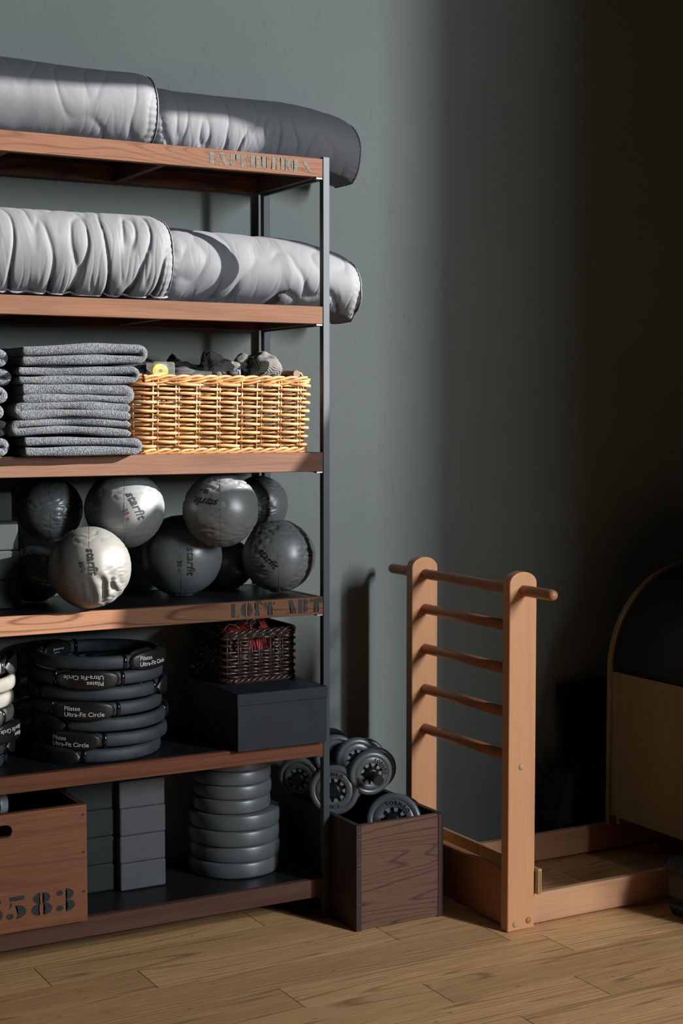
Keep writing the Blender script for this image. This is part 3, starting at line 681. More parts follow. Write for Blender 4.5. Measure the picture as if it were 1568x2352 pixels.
blob('red_cloth', (1.935, 3.985, 0.782), 0.034, 0.022, 0.03, 18.0, M['red'], 'red cloth seen through the grip hole of the dark basket', 'cloth', 0.2, 2.0)
g = G(); pts = [(1.930, 3.99, 0.80), (1.932, 3.99, 0.82), (1.926, 3.99, 0.838), (1.928, 3.99, 0.855), (1.938, 3.992, 0.863), (1.950, 3.994, 0.858), (1.960, 3.996, 0.846), (1.966, 3.998, 0.83)]
rows = [[Vector(p) + Vector(d) for d in ((-0.0012, -0.006, 0), (0.0012, -0.006, 0), (0.0012, 0.006, 0), (-0.0012, 0.006, 0))] for p in pts]
g.surf(rows, closed_v=True, cap=True); st = g.build('lime_strap', M['lime']); recenter(st, (1.94, 3.99, 0.80)); tag(st, 'lime yellow strap looping up from the dark basket', 'strap')
g = G().tube([(1.845, 3.99, 0.825), (1.85, 3.99, 0.838), (1.862, 3.99, 0.846), (1.88, 3.99, 0.842), (1.895, 3.99, 0.830)], 0.0012, 6)
st = g.build('green_cord', M['lime']); recenter(st, (1.87, 3.99, 0.83)); tag(st, 'thin green cord over the left rim of the dark basket', 'cord')

# ------------------------------------------------------------------ exercise balls
CAM = Vector((0, 0, 1.45))
def ball(label, c, r, seed, m, wr=0.003, zflat=0.931, txt=None, group='silver exercise balls on the fourth shelf', sy=1.0, deep=0.0):
    c = Vector(c); root = thing('exercise_ball', label, 'exercise ball', (c.x, c.y, zflat if c.z - r < zflat + 0.03 else c.z - r), group)
    nu, nv = 96, 144; rows = []
    toC = (CAM - c).normalized(); rt0 = Vector((0, 0, 1)).cross(toC).normalized()
    def surf_pt(d, extra=0.0):
        q = noise.noise(d * 2.0 + Vector((seed, 0, 0))); q2 = noise.noise(Vector((d.x * 3.2, d.y * 3.2, d.z * 9)) + Vector((seed, 2, 1)))
        rg = (1 - abs(q2) * 2) ** 3 if abs(q2) < 0.5 else 0
        msk = max(0, noise.noise(d * 1.4 + Vector((seed * 2, 1, 7))) + 0.25)
        fr_ = d.dot(rt0); fu_ = d.z
        low = deep * math.exp(-((fr_ - 0.40) / 0.34) ** 2 - ((fu_ + 0.42) / 0.30) ** 2) * (1 if d.dot(toC) > 0 else 0)
        q3 = math.sin(fr_ * 24 + fu_ * 5 + 3 * noise.noise(d * 2.5))
        k = r + r * 0.02 * q - wr * rg * msk * 2.2 + low * (0.0062 * q3 - 0.005) + extra
        p = c + Vector((d.x * k, d.y * k * sy, d.z * k * 0.985))
        if p.z < zflat + 0.006: p.z = zflat + 0.0015 + max(0, (p.z - zflat)) * 0.12
        return p
    for i in range(nu + 1):
        ph = PI * i / nu - PI / 2
        rows.append([surf_pt(Vector((math.cos(ph) * math.cos(2 * PI * j / nv), math.cos(ph) * math.sin(2 * PI * j / nv), math.sin(ph)))) for j in range(nv)])
    g = G().surf(rows, closed_v=True); bmesh.ops.remove_doubles(g.bm, verts=g.bm.verts, dist=1e-5)
    g.build('ball_skin', m, root)
    # moulded seam
    rt = Vector((0, 0, 1)).cross(toC).normalized(); sd_ = (rt * 1.0 + toC * 0.15).normalized(); u1 = toC; u2 = sd_.cross(u1).normalized()
    pts = [surf_pt((u1 * math.cos(a) + u2 * math.sin(a)).normalized(), 0.0002) for a in [2 * PI * k / 120 for k in range(120)]]
    G().tube(pts, 0.0005, 4, closed=True).build('seam', m, root)
    if txt:
        # (dx, dz, angle, size): offset on the ball as seen from the front, reading direction in degrees
        dx, dz, ang, size = txt
        ca, sa = math.cos(math.radians(ang)), math.sin(math.radians(ang))
        upv = toC.cross(rt).normalized()
        def fn_for(ox, oy):
            def fn(v):
                a, b = v.x + ox, v.y + oy
                X = (a * ca - b * sa) / r + dx; Z = (a * sa + b * ca) / r + dz
                d = (rt * math.sin(X) * math.cos(Z) + upv * math.sin(Z) + toC * math.cos(X) * math.cos(Z)).normalized()
                return surf_pt(d, 0.0006 + v.z)
            return fn
        place_text('brand_print', text_mesh('starfit', size, 0.0002, shear=0.25, offset=0.0006, spacing=1.02), M['ink'], root, fn_for(0, 0))
        place_text('size_print', text_mesh('30', size * 0.52, 0.0002, offset=0.0003), M['redink'] if 'above and right' in label else M['ink'], root, fn_for(size * 0.15, -size * 0.95))
        place_text('size_print', text_mesh('cm', size * 0.26, 0.0002), M['ink'], root, fn_for(size * 0.72, -size * 0.99))
    return root
ball('pale silver exercise ball with wrinkled lower half at the front of the shelf', (1.391, 3.846, 1.045), 0.109, 3.0, M['ball_pale'], 0.0022, txt=(0.06, 0.16, -82, 0.030), deep=1.0)
ball('silver exercise ball in the upper row, above and right of the pale one', (1.527, 3.94, 1.190), 0.108, 7.7, M['ball'], 0.0015, txt=(0.28, 0.10, -64, 0.034))
ball('dark smooth silver exercise ball in the middle of the lower row', (1.734, 4.039, 1.046), 0.117, 11.0, M['ball_dark'], 0.0005, txt=(0.24, -0.14, -88, 0.034))
ball('crinkled silver exercise ball wedged under the shelf above the dark smooth one', (1.793, 3.896, 1.182), 0.106, 15.0, M['ball'], 0.004, txt=(-0.42, 0.22, 172, 0.032))
ball('silver exercise ball in the upper row nearest the right post', (2.020, 4.118, 1.178), 0.088, 19.0, M['ball'], 0.004)
ball('slack silver exercise ball in the lower row beside the right post', (2.008, 3.965, 1.038), 0.106, 23.0, M['ball'], 0.004, txt=(-0.30, -0.06, -48, 0.030))
ball('silver exercise ball at the upper left, beside the stacked foam blocks', (1.365, 4.085, 1.186), 0.090, 27.0, M['ball_dark'], 0.003)
ball('shadowed silver exercise ball low behind the pale one', (1.33, 4.11, 1.009), 0.080, 31.0, M['ball_dark'], 0.003)
ball('black shadowed exercise ball low between the dark smooth one and the right one', (1.925, 4.13, 1.004), 0.075, 35.0, M['ball_dark'], 0.001)

# ------------------------------------------------------------------ foam yoga blocks
def block_proto(m, sx, sy, sz):
    return G().box(-sx / 2, sx / 2, -sy / 2, sy / 2, 0, sz, bev=0.005, seg=3).build('yoga_block', m)
def blocks(m, sx, sy, sz, spots, labels, group):
    pr = block_proto(m, sx, sy, sz)
    for i, (x, y, z_) in enumerate(spots):
        o = pr if i == 0 else pr.copy()
        if i: COL.objects.link(o)
        o.location = (x, y, z_); tag(o, labels[i], 'foam block', group)
ordn = ['lowest', 'second from the bottom', 'third from the bottom', 'topmost']
blocks(M['block'], 0.136, 0.21, 0.0768, [(1.589 + dx, 4.088, 0.1188 + 0.0774 * k) for k, dx in enumerate((0.001, 0, 0.001, -0.001))], ['grey foam yoga block beside the weight plates, ' + o_ for o_ in ordn], 'grey foam blocks on the bottom shelf')
blocks(M['block_dark'], 0.146, 0.19, 0.0768, [(1.446, 4.105, 0.1188 + 0.0774 * k) for k in range(4)], ['black foam yoga block between the numbered crate and grey blocks, ' + o_ for o_ in ordn], 'black foam blocks on the bottom shelf')
blocks(M['block_dark'], 0.22, 0.21, 0.0768, [(1.128 + dx, 4.09, 0.9318 + 0.0774 * k) for k, dx in enumerate((0.012, 0.008, 0.006, -0.010))], ['black foam yoga block at the left of the ball shelf, ' + o_ for o_ in ordn], 'black foam blocks on the ball shelf')

# ------------------------------------------------------------------ pilates rings
def ring(label, c, z, R, th, m, pads=True, text=None, text_in=None, hh=0.0185):
    """flexible hoop with foam sleeve and two oval grip pads; th = direction of one pad (degrees, 0 = toward the room)"""
    root = thing('pilates_ring', label, 'pilates ring', (c[0], c[1], z), 'pilates rings stacked on the fifth shelf')
    hw = 0.0125; n = 96; rows = []
    for i in range(n):
        a = 2 * PI * i / n; row = []
        for k in range(14):
            b = 2 * PI * k / 14; cr, cz = math.cos(b), math.sin(b)
            rr = R - hw + hw * math.copysign(abs(cr) ** 0.8, cr); zz = hh * math.copysign(abs(cz) ** 0.75, cz)
            row.append(Vector((c[0] + rr * math.sin(a), c[1] - rr * math.cos(a), z + hh + zz)))
        rows.append(row)
    G().surf(rows, closed_u=True, closed_v=True).build('foam_sleeve', m, root)
    if not pads: return root
    for q in (0, 1):
        t0 = math.radians(th + 180 * q)
        for side_ in (1, -1):
            g = G(); half_a = 0.088 / R if side_ > 0 else 0.078 / R; rows = []
            ph = 0.0265; nu_, nv_ = 28, 12; base = R + 0.001 if side_ > 0 else R - 2 * hw - 0.001; thick = 0.013
            def P(u, v, d):
                a = t0 + half_a * u; rr = base + side_ * d; return Vector((c[0] + rr * math.sin(a), c[1] - rr * math.cos(a), z + hh + ph * v))
            for i in range(nu_ + 1):
                u = -1 + 2 * i / nu_; vm = (max(0.0, 1 - abs(u) ** 3.2)) ** 0.5; row = []
                for k in range(nv_):
                    b = 2 * PI * k / nv_; sv = math.copysign(abs(math.sin(b)) ** 0.8, math.sin(b)); dd = 0.5 + 0.5 * math.copysign(abs(math.cos(b)) ** 0.4, math.cos(b))
                    row.append(P(u, sv * vm, (dd * thick) * (0.25 + 0.75 * vm) if vm > 0 else 0))
                rows.append(row)
            g.surf(rows, closed_v=True, cap=True); g.build('grip_pad', M['rubber'], root)
        for sgn in (-1, 1):
            a = t0 + sgn * 0.097 / R; g = G(); cc = Vector((c[0] + (R - hw) * math.sin(a), c[1] - (R - hw) * math.cos(a), z + hh)); tg = Vector((math.cos(a), math.sin(a), 0))
            rows = []
            for dd, k_ in ((-0.006, 0.9), (-0.004, 1.12), (0.004, 1.12), (0.006, 0.9)):
                rd = Vector((math.sin(a), -math.cos(a), 0))
                rows.append([cc + tg * dd + rd * (hw * 1.15 * k_ * math.cos(b)) + Vector((0, 0, hh * 1.08 * k_ * math.sin(b))) for b in [2 * PI * k / 20 for k in range(20)]])
            g.surf(rows, closed_v=True, cap=True); g.build('end_clamp', M['gloss_black'], root)
    def txt(s, size, ox, oz, flip, inside=False, q=0, m_=M['whiteprint']):
        if text_in and not inside: ox -= 0.018
        t0 = math.radians(th + 180 * q)
        def fn(v):
            x, y = (v.x + ox, v.y + oz)
            if flip: x, y = -x, -y
            rr = (R + 0.001 + 0.0134 + v.z) if not inside else (R - 2 * hw - 0.001 - 0.0134 - v.z)
            a = t0 + (x if not inside else -x) / R
            return Vector((c[0] + rr * math.sin(a), c[1] - rr * math.cos(a), z + hh + y))
        place_text('label_print', text_mesh(s, size, 0.00015, align='LEFT'), m_, root, fn)
    if text:
        q = 0
        txt('Pilates', 0.0165, -0.044, 0.0075, text == 'flip'); txt('Ultra-Fit Circle', 0.0165, -0.044, -0.0085, text == 'flip')
    if text_in:
        txt('balanced body', 0.0085, -0.012, 0.004, False, True, 1); txt('Pilates Ultra-Fit Circle', 0.004, -0.02, -0.006, False, True, 1)
        # drop shaped mark before the words
        t0 = math.radians(th + 180)
        dp = [(0.0, 0.007)] + [(0.0035 * math.cos(a), -0.001 + 0.0042 * math.sin(a)) for a in [math.radians(40 - 260 * k / 12) for k in range(13)]]
        g = G(); rr = R - 2 * hw - 0.001 - 0.0136
        V = [g.bm.verts.new(Vector((c[0] + rr * math.sin(t0 - (x - 0.019) / R), c[1] - rr * math.cos(t0 - (x - 0.019) / R), z + hh + y + 0.004))) for x, y in dp]
        f = g.bm.faces.new(V); r_ = bmesh.ops.extrude_face_region(g.bm, geom=[f]); 
        g.build('brand_mark', M['whiteprint'], root)
    return root
RC = (1.482, 4.025); RR = 0.178; dz = 0.0412; z0 = 0.5185
names_r = ['lowest in the middle stack', 'second from the bottom of the middle stack, dim label at its left', 'third from the bottom of the middle stack',
           'with the widest upright label, halfway up the middle stack', 'third from the top of the middle stack', 'second from the top of the middle stack, its label upside down', 'topmost in the middle stack, bright label at its right']
offs = [(-0.012, 0.0), (0.006, -0.004), (0.002, -0.002), (-0.008, 0.0), (-0.006, 0.002), (-0.004, 0.0), (-0.002, 0.006)]
ths = [118, -50, 100, -33, 72, -30, 35]; txs = [None, 'up', None, 'up', None, 'flip', 'up']
for k in range(7):
    ring('charcoal pilates ring, ' + names_r[k], (RC[0] + offs[k][0], RC[1] + offs[k][1]), z0 + dz * k, RR, ths[k], M['foam'], text=txs[k], text_in=(k == 6))
RC2 = (1.052, 4.02)
names_l = ['lowest in the left edge stack', 'second from the bottom in the left edge stack', 'with an upside down label in the left edge stack', 'just above the upside down label in the left edge stack', 'second sunlit one from the top, left edge stack', 'upper sunlit one in the left edge stack', 'black one lying topmost at the left edge']
ms_ = [M['foam'], M['foam'], M['foam'], M['foam_sunlit'], M['foam_sunlit'], M['foam_sunlit'], M['foam']]
off2 = [(-0.03, 0), (-0.012, 0), (0.004, 0), (0.0, 0), (0.0, 0), (0.006, 0), (0.004, 0.03)]
ths2 = [100, 82, 48, 10, -60, -20, 75]
for k in range(7):
    ring(('sunlit ' if ms_[k] is M['foam_sunlit'] else 'charcoal ') + 'pilates ring, ' + names_l[k], (RC2[0] + off2[k][0], RC2[1] + off2[k][1]), z0 + 0.0412 * k, RR - 0.002, ths2[k], ms_[k], text='flip' if k == 2 else None)

# ------------------------------------------------------------------ black box with lid
bx = thing('storage_box', 'matt black cardboard box with a lid at the right end of the fifth shelf', 'box', (1.935, 3.97, 0.5185))
G().box(1.795, 2.073, 3.795, 4.13, 0.5188, 0.668, bev=0.001, seg=1).build('box_body', M['boxcard'], bx)
g = G().box(1.792, 2.0745, 3.792, 4.133, 0.6465, 0.6800, bev=0.0012, seg=1); g.build('lid', M['boxcard'], bx)

# ------------------------------------------------------------------ numbered wooden crate on the bottom shelf
cr = thing('wooden_crate', 'reddish brown wooden crate stencilled with numbers on the bottom shelf', 'crate', (1.0, 3.98, 0.1185))
X0, X1, Y0, Z0, Z1 = 0.66, 1.359, 3.800, 0.1188, 0.428
def slot_poly(cx, cz, hw_, hr, n=12):
    return [(cx + hw_ + hr * math.cos(a), cz + hr * math.sin(a)) for a in [math.radians(-90 + 180 * k / n) for k in range(n + 1)]] + [(cx - hw_ + hr * math.cos(a), cz + hr * math.sin(a)) for a in [math.radians(90 + 180 * k / n) for k in range(n + 1)]]
def panel_with_slot(x0, x1, z0_, z1_, ya, yb, sl):
    """front panel with a stadium hand hole, built as a ring of quads"""
    g = G(); t_ = g.bm; cx = sum(p[0] for p in sl) / len(sl); cz = sum(p[1] for p in sl) / len(sl); n = len(sl)
    xl = min(p[0] for p in sl) - 0.004; xr_ = max(p[0] for p in sl) + 0.004; zl = min(p[1] for p in sl) - 0.004; zh = max(p[1] for p in sl) + 0.004
    # outer ring projected to the small rectangle round the hole, then strips fill the rest of the panel
    def proj_(p):
        dx, dz_ = p[0] - cx, p[1] - cz; k = min((xr_ - cx) / abs(dx) if abs(dx) > 1e-9 else 1e9, (zh - cz) / abs(dz_) if abs(dz_) > 1e-9 else 1e9); return (cx + dx * k, cz + dz_ * k)
    O = []; I = []
    for p in sl: O.append(proj_(p)); I.append(p)
    for c_ in ((xr_, zl), (xr_, zh), (xl, zh), (xl, zl)):
        j = min(range(len(O)), key=lambda i: math.hypot(O[i][0] - c_[0], O[i][1] - c_[1])); O[j] = c_
    m = len(O); ring_ = [[t_.verts.new((p[0], y, p[1])) for p in q] for q in (O, I) for y in (ya, yb)]
    Of, Ob, If, Ib = ring_
    for i in range(m):
        j = (i + 1) % m
        for q in ((Of[i], Of[j], If[j], If[i]), (Ob[i], Ib[i], Ib[j], Ob[j]), (If[i], If[j], Ib[j], Ib[i])): t_.faces.new(q)
    for (a0, a1, b0, b1) in ((x0, xl, z0_, z1_), (xr_, x1, z0_, z1_), (xl, xr_, z0_, zl), (xl, xr_, zh, z1_)): g.box(a0, a1, ya, yb, b0, b1)
    return g
fp = panel_with_slot(X0, X1, Z0, Z1, Y0, Y0 + 0.018, slot_poly(1.085, 0.384, 0.058, 0.0165)).build('front_panel', M['crate_red'], cr)
G().box(X0, X1, 4.165, 4.18, Z0, Z1).build('back_panel', M['crate_red'], cr)
G().box(X0, X0 + 0.016, Y0 + 0.0182, 4.1648, Z0, Z1).build('side_panel', M['walnut_y'], cr)
G().box(X1 - 0.017, X1, Y0 + 0.0182, 4.1648, Z0, Z1).build('side_panel', M['walnut_y'], cr)
G().box(X0 + 0.0162, X1 - 0.0172, Y0 + 0.0182, 4.1648, Z0 + 0.002, Z0 + 0.012).build('bottom_panel', M['walnut_y'], cr)
stencil('6583', 1.078, 1.336, 0.153, 0.212, Y0 - 0.0005, fp, M['stencil_dark'])['label'] = 'dark stencilled number ending in 583'
g = G()
for zz in (0.402, 0.302, 0.198): g.tube([(1.349, Y0 - 0.0008, zz), (1.349, Y0 + 0.004, zz)], 0.0034, 12)
g.build('screw', M['stencil_dark'], cr)
# pale metal weight standing in the crate
wt = thing('hand_weight', 'pale metal hand weight showing above the numbered crate', 'dumbbell', (1.16, 3.93, 0.40))
G().tube([(1.125, 3.93, 0.425), (1.182, 3.93, 0.425)], 0.026, 24).build('weight_head', mat('pale_metal', (0.28, 0.33, 0.37), 0.4, 0.4, var=(30, 0.2)), wt)
G().tube([(1.10, 3.93, 0.425), (1.125, 3.93, 0.425)], 0.014, 16).build('handle', M['blackplastic'], wt)
for xg in (1.143, 1.160): G().tube([(xg, 3.93, 0.425), (xg + 0.0015, 3.93, 0.425)], 0.0268, 24).build('groove_band', M['blackplastic'], wt)

# ------------------------------------------------------------------ stacked weight plates
def plate_profile(R, t, rh=0.016):
    c = 0.006; return [(rh, 0.002), (R * 0.62, 0.002), (R * 0.66, 0.0), (R - c, 0.0), (R - c * 0.3, c * 0.3), (R, c), (R + 0.0012, t / 2), (R, t - c), (R - c * 0.3, t - c * 0.3), (R - c, t), (R * 0.66, t), (R * 0.62, t - 0.002), (rh, t - 0.002), (rh, 0.002)]
PCx, PCy = 1.902, 4.052
zz = 0.1186
jit = [(0, 0), (0.003, 0.001), (-0.001, -0.002), (0.003, 0.002), (-0.003, 0.0), (0.001, 0.001), (-0.001, 0.001), (0.001, 0)]
pl_names = ['large grey weight plate at the bottom of the plate stack', 'large grey weight plate second from the bottom of the stack', 'large grey weight plate third from the bottom of the stack', 'uppermost of the large grey weight plates in the stack',
            'small grey weight plate resting directly on the large ones', 'small grey weight plate second above the large ones', 'small grey weight plate second from the top of the stack', 'small brownish grey weight plate topmost under the shelf']
big = G().lathe(plate_profile(0.133, 0.0452), 96).build('weight_plate', M['plate']); small = G().lathe(plate_profile(0.113, 0.0405), 96).build('weight_plate', M['plate'])
for k in range(8):
    src = big if k < 4 else small; o = src if k in (0, 4) else src.copy()
    if k not in (0, 4): COL.objects.link(o)
    o.location = (PCx + jit[k][0] + (0 if k < 4 else -0.004), PCy + jit[k][1], zz); tag(o, pl_names[k], 'weight plate', 'grey weight plates on the bottom shelf'); zz += 0.0457 if k < 4 else 0.0410

# ------------------------------------------------------------------ floor crate with dumbbells
fc = thing('wooden_crate', 'dark walnut crate full of dumbbells on the floor between shelving and ladder', 'crate', (2.25, 3.88, 0))
cx0, cx1, cy0, cy1, cz1 = 2.100, 2.388, 3.672, 4.10, 0.302
G().box(cx0 + 0.0172, cx1 - 0.0172, cy0 + 0.002, cy0 + 0.018, 0.004, cz1 - 0.001).build('front_panel', M['crate'], fc)
G().box(cx0 + 0.0172, cx1 - 0.0172, cy1 - 0.018, cy1 - 0.002, 0.004, cz1 - 0.001).build('back_panel', M['crate'], fc)
G().box(cx0, cx0 + 0.017, cy0, cy1, 0.001, cz1, bev=0.001, seg=1).build('side_panel', M['crate_v'], fc)
G().box(cx1 - 0.017, cx1, cy0, cy1, 0.001, cz1, bev=0.001, seg=1).build('side_panel', M['crate_v'], fc)
G().box(cx0 + 0.0172, cx1 - 0.0172, cy0 + 0.0182, cy1 - 0.0182, 0.006, 0.016).build('bottom_panel', M['crate_v'], fc)
g = G()
for zz_ in (0.28, 0.262, 0.19, 0.178, 0.075): g.tube([(cx0 + 0.010, cy0 - 0.0006, zz_), (cx0 + 0.010, cy0 + 0.003, zz_)], 0.0014, 8)
g.build('screw', M['zinc'], fc)

def dumbbell(label, c, n_dir, R, roll=0.0, bar=0.075, letters=True, t=0.026):
    """adjustable dumbbell; c = centre of the near plate's outer face, n_dir = direction it faces"""
    root = thing('dumbbell', label, 'dumbbell', c, 'grey dumbbells in the floor crate')
    root.rotation_euler = Vector(n_dir).to_track_quat('Z', 'Y').to_euler()
    # local: +Z faces out of the plate; grip runs along -Z
    def plate(zf, nm='plate', both=True):
        rin = R * 0.50
        prof = [(0.015, zf - t * 0.35), (rin * 0.94, zf - t * 0.35), (rin, zf - 0.001), (rin + 0.0015, zf), (R * 0.74, zf), (R * 0.75, zf - 0.0012), (R * 0.765, zf - 0.0012), (R * 0.775, zf), (R - 0.008, zf), (R - 0.0025, zf - 0.002), (R, zf - 0.007), (R, zf - t + 0.007), (R - 0.0025, zf - t + 0.002), (R - 0.008, zf - t), (0.015, zf - t), (0.015, zf - t * 0.35)]
        o = G().lathe(prof, 72).build(nm, M['plate'], root, local=True)
        g = G()
        for k in range(9):
            a = 2 * PI * k / 9 + roll
            mt = Matrix.Rotation(a, 4, 'Z')
            g.prism([(rin * 0.68, -0.0035), (rin * 0.985, -0.0075), (rin * 0.985, 0.0075), (rin * 0.68, 0.0035)], zf - t * 0.35, zf - 0.003, 'z')
            bmesh.ops.transform(g.bm, matrix=Matrix.Rotation(2 * PI / 9, 4, 'Z'), verts=g.bm.verts)
        g.build('hub_teeth', M['plate_light'], o, local=True)
        G().tube([(0, 0, zf - t * 0.36), (0, 0, zf - t * 0.33)], rin * 0.93, 40).build('hub_recess', M['blackplastic'], o, local=True)
        return o
    p1 = plate(0.0); plate(-0.13)
    G().tube([(0, 0, -0.165), (0, 0, bar * 0.75)], 0.0125, 20).tube([(0, 0, bar * 0.75), (0, 0, bar)], 0.0155, 20).build('handle_bar', M['blackplastic'], root, local=True)
    G().lathe([(0.010, -0.004), (0.020, -0.004), (0.022, 0.0), (0.020, 0.008), (0.015, 0.012), (0.012, 0.012)], 8).build('locking_nut', M['blackplastic'], root, local=True)
    if letters:
        s = 'TORNEO'; rt_ = R * 0.88
        me_all = []
        for word, a0 in (('TORNEO', roll + PI / 2), ('1.25', roll - PI * 0.55)):
            for k, ch in enumerate(word):
                a = a0 - (k - (len(word) - 1) / 2) * (0.26 if word == 'TORNEO' else 0.17)
                rm = R * 0.64
                def fn(v, a=a, rm=rm):
                    x, y = v.x, v.y + rm
                    ca, sa = math.cos(a - PI / 2), math.sin(a - PI / 2)
                    return Vector((x * ca - y * sa, x * sa + y * ca, v.z + 0.0006))
                me_all.append((text_mesh(ch, R * (0.20 if word == 'TORNEO' else 0.15), 0.0006, offset=0.0003), fn))
        bmj = bmesh.new()
        for me, fn in me_all:
            for v in me.vertices: v.co = fn(v.co)
            bmj.from_mesh(me); bpy.data.meshes.remove(me)
        me = bpy.data.meshes.new('embossed_letters'); bmj.to_mesh(me); bmj.free(); me.materials.append(M['ink'])
        o = bpy.data.objects.new('embossed_letters', me); COL.objects.link(o); o.parent = root
    return root
def dn(c, lx=0.0, lz=0.0):
    d = (CAM - Vector(c)); d.z = 0; d.normalize(); s_ = Vector((-d.y, d.x, 0)); v = d - s_ * lx + Vector((0, 0, lz)); return v.normalized()
c = (2.232, 3.815, 0.404); dumbbell('grey dumbbell in front at the top of the crate pile, its bar pointing out', c, dn(c, -0.35, -0.10), 0.066, roll=-0.9, bar=0.062)
c = (2.268, 3.752, 0.276); dumbbell('large grey dumbbell low at the front of the crate', c, dn(c, 0.12, 0.28), 0.080, roll=-0.25, bar=0.03)
c = (2.132, 3.86, 0.358); dumbbell('grey dumbbell at the left of the crate, half behind the shelf post', c, dn(c, 0.1, 0.1), 0.072, roll=0.2, bar=0.02)
c = (2.215, 3.995, 0.420); dumbbell('dark dumbbell standing at the back of the crate, highest of all', c, dn(c, -0.15, 0.05), 0.066, roll=0.3, bar=0.03, letters=False)
c = (2.300, 3.905, 0.392); dumbbell('grey dumbbell at the right of the crate, beside the ladder post', c, dn(c, -0.25, 0.0), 0.064, roll=-1.4, bar=0.05)
c = (2.120, 4.06, 0.350); dumbbell('shadowed dumbbell at the back left of the crate, seen through the shelving', c, dn(c, 0.35, 0.0), 0.066, roll=0.9, bar=0.02, letters=False)

# ------------------------------------------------------------------ ladder barrel
lb = thing('ladder_barrel', 'beech wood ladder barrel with rungs and a black padded arch, on the floor', 'ladder barrel', (2.51, 3.72, 0))
def post_poly(x0, x1, z1, n=20):
    r = (x1 - x0) / 2; cx = (x0 + x1) / 2; r2 = r * 1.0
    return [(x0, 0.002), (x1, 0.002)] + [(cx + r * math.cos(a), z1 - r2 * 0.72 + r2 * 0.72 * math.sin(a)) for a in [PI * k / n for k in range(n + 1)]]
for (y0, y1, dx) in ((3.459, 3.4935, 0.0), (3.968, 4.0025, 0.0)):
    o = G().prism(post_poly(2.464 + dx, 2.556 + dx, 1.012), y0, y1, 'y').build('ladder_post', M['beech'], lb); mod_bevel(o, 0.0035, 3)
RXc = 2.511
for k, zr in enumerate((0.8530, 0.7300, 0.6060, 0.4830)):
    G().tube([(RXc, 3.480, zr), (RXc, 3.982, zr)], 0.0152, 24).build('rung', M['beech_y'], lb)
pr_ = [(0.0, 3.316), (0.008, 3.3175), (0.0125, 3.321), (0.0152, 3.328), (0.0155, 3.34)] + [(0.0155, 4.148), (0.0152, 4.160), (0.0125, 4.167), (0.008, 4.1705), (0.0, 4.172)]
g = G().tube([(RXc, y, 0.9600) for r, y in pr_], [max(r, 0.0005) for r, y in pr_], 24); g.build('top_bar', M['beech_y'], lb)
# round plugs covering the bolts
def plug(x, y, z_, r, m, axis='y'):
    g = G(); pf = [(0.0001, -0.0042), (r * 0.6, -0.0036), (r * 0.9, -0.002), (r, 0.0), (r, 0.004)]
    g.lathe(pf, 24, c=(x, y, z_), axis=axis); return g.build('bolt_plug', m, lb)
plug(2.507, 3.459, 0.466, 0.0098, M['ply']); plug(2.490, 3.459, 0.021, 0.0092, M['ply']); plug(2.535, 3.459, 0.026, 0.0096, M['beech_y'])
g = G(); g.lathe([(0.0001, -0.003), (0.005, -0.0026), (0.0072, 0), (0.0072, 0.003)], 24, c=(2.464, 3.476, 0.966), axis='x'); g.build('bolt_plug', M['beech_x'], lb)
# base rails, end beam, plywood stop
for (y0, y1) in ((3.470, 3.4945), (3.962, 3.988)):
    o = G().box(2.5565, 4.20, y0, y1, 0.007, 0.094).build('base_rail', M['beech_x'], lb); mod_bevel(o, 0.005, 3)
o = G().box(2.478, 2.508, 3.494, 3.9675, 0.006, 0.166).build('end_beam', M['beech_y'], lb); mod_bevel(o, 0.009, 4)
ps = G().box(2.5572, 2.5705, 3.444, 4.02, 0.098, 0.172, bev=0.003, seg=2).build('plywood_stop', M['ply'], lb); ps['label'] = 'pale plywood board with visible layers'
G().box(2.5628, 2.5650, 3.4432, 3.4445, 0.103, 0.167).build('ply_layer', M['ply_core'], ps)
G().box(4.17, 4.20, 3.4955, 3.9615, 0.007, 0.094).build('end_beam', M['beech_y'], lb)
# barrel: arched plywood sides, padded drum
bcx, bcz, bR = 3.548, 0.612, 0.342
def arch(x0, x1, zb, R, n=40): return [(x0, zb), (x1, zb)] + [(bcx + R * math.cos(PI * k / n), bcz + R * math.sin(PI * k / n)) for k in range(n + 1)]
for (y0, y1) in ((3.515, 3.533), (3.935, 3.953)):
    o = G().prism(arch(bcx - bR, bcx + bR, 0.096, bR), y0, y1, 'y').build('barrel_side', M['ply_shaded'], lb); mod_bevel(o, 0.002, 2)
n = 48; rows = []
for k in range(n + 1):
    a = PI * k / n; cp = lambda r, y: Vector((bcx + r * math.cos(a), y, bcz + r * math.sin(a)))
    rin, ro = bR - 0.05, bR - 0.006
    rows.append([cp(rin, 3.5335), cp(ro - 0.006, 3.5335), cp(ro, 3.545), cp(ro + 0.003, 3.73), cp(ro, 3.923), cp(ro - 0.006, 3.9345), cp(rin, 3.9345)])
G().surf(rows, closed_v=True, cap=True).build('barrel_padding', M['padding'], lb)
G().box(bcx - bR + 0.008, bcx - bR + 0.022, 3.5335, 3.9345, 0.13, 0.607).build('barrel_front_board', M['ply_shaded'], lb)
G().box(bcx + bR - 0.022, bcx + bR - 0.008, 3.5335, 3.9345, 0.13, 0.607).build('barrel_front_board', M['ply_shaded'], lb)
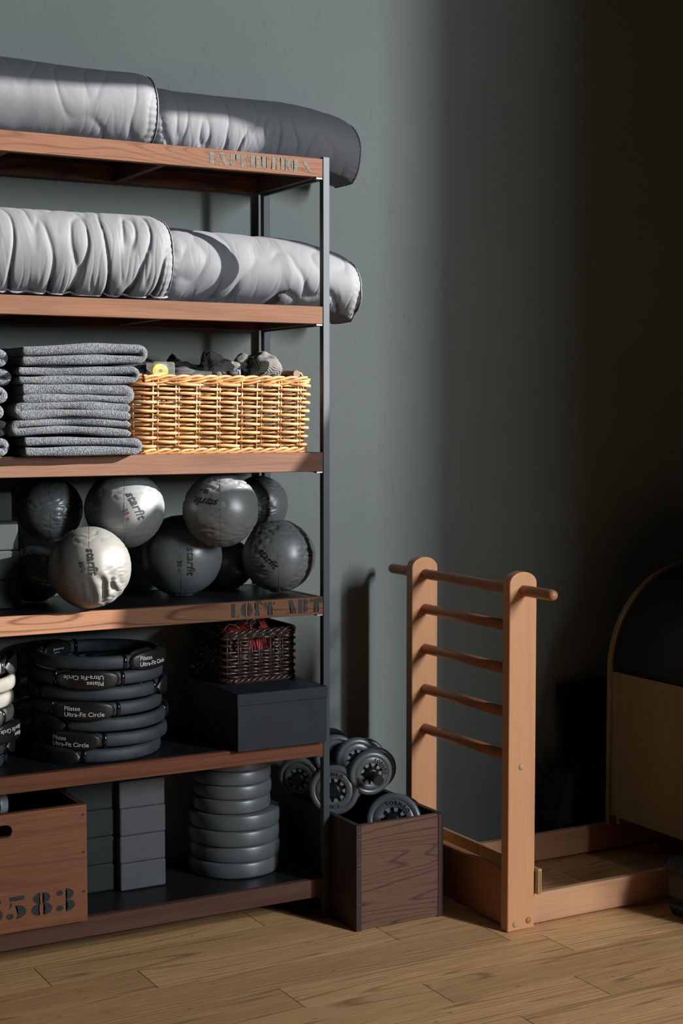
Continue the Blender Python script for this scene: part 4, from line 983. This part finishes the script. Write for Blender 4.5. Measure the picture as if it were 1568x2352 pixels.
# sliding foot of the barrel with clamp knob
for (y0, y1) in ((3.500, 3.5145), (3.9165, 3.9345)):
    G().box(3.235, 3.90, y0, y1, 0.0955, 0.137, bev=0.004).build('slide_runner', M['beech_x'], lb)
G().tube([(3.29, 3.916, 0.118), (3.29, 3.909, 0.118)], 0.004, 12).build('screw', M['zinc'], lb)
G().tube([(3.30, 3.90, 0.152), (3.345, 3.90, 0.156), (3.40, 3.90, 0.164)], [0.016, 0.013, 0.004], 12).build('clamp_lever', M['blackplastic'], lb)
G().tube([(3.55, 3.89, 0.152), (3.62, 3.89, 0.16)], [0.018, 0.012], 12).build('clamp_lever', M['blackplastic'], lb)

# ------------------------------------------------------------------ dark things by the wall and at the right edge
ch = thing('folding_chair', 'black chair in shadow by the wall behind the arched barrel', 'chair', (3.30, 4.13, 0))
t_ = G().prism([(3.206, 0.40), (3.245, 0.19), (3.66, 0.19), (3.66, 0.55), (3.19, 0.52)], 4.185, 4.205, 'y').build('backrest', M['blackcloth'], ch)
o = G().prism([(3.06, 0.085), (3.115, 0.26), (3.60, 0.30), (3.60, 0.085)], 4.03, 4.17, 'y').build('seat', M['blackcloth'], ch); mod_bevel(o, 0.01, 3)
for x in (3.10, 3.55):
    G().tube([(x, 4.06, 0.0), (x + 0.02, 4.08, 0.10)], 0.011, 10).build('leg', M['steel'], ch)
    G().tube([(x + 0.16 if x < 3.3 else x, 4.18, 0.0), (x + 0.16 if x < 3.3 else x, 4.195, 0.25)], 0.011, 10).build('leg', M['steel'], ch)
bg = thing('sports_bag', 'black bag with a shiny buckle at the right edge in front of the base rail', 'bag', (3.07, 3.30, 0))
o = G().prism([(2.975, 0.0), (2.955, 0.035), (2.975, 0.052), (2.957, 0.058), (2.955, 0.125), (2.936, 0.152), (2.958, 0.172), (3.30, 0.185), (3.32, 0.0)], 3.20, 3.36, 'y').build('bag_body', M['bag'], bg); mod_bevel(o, 0.012, 3)
G().tube([(2.990, 3.28, 0.178), (3.01, 3.28, 0.205), (3.12, 3.28, 0.215), (3.2, 3.28, 0.18)], 0.008, 10).build('carry_handle', M['blackcloth'], bg)
G().box(2.982, 2.995, 3.196, 3.200, 0.172, 0.186, bev=0.001).build('buckle', M['zinc'], bg)
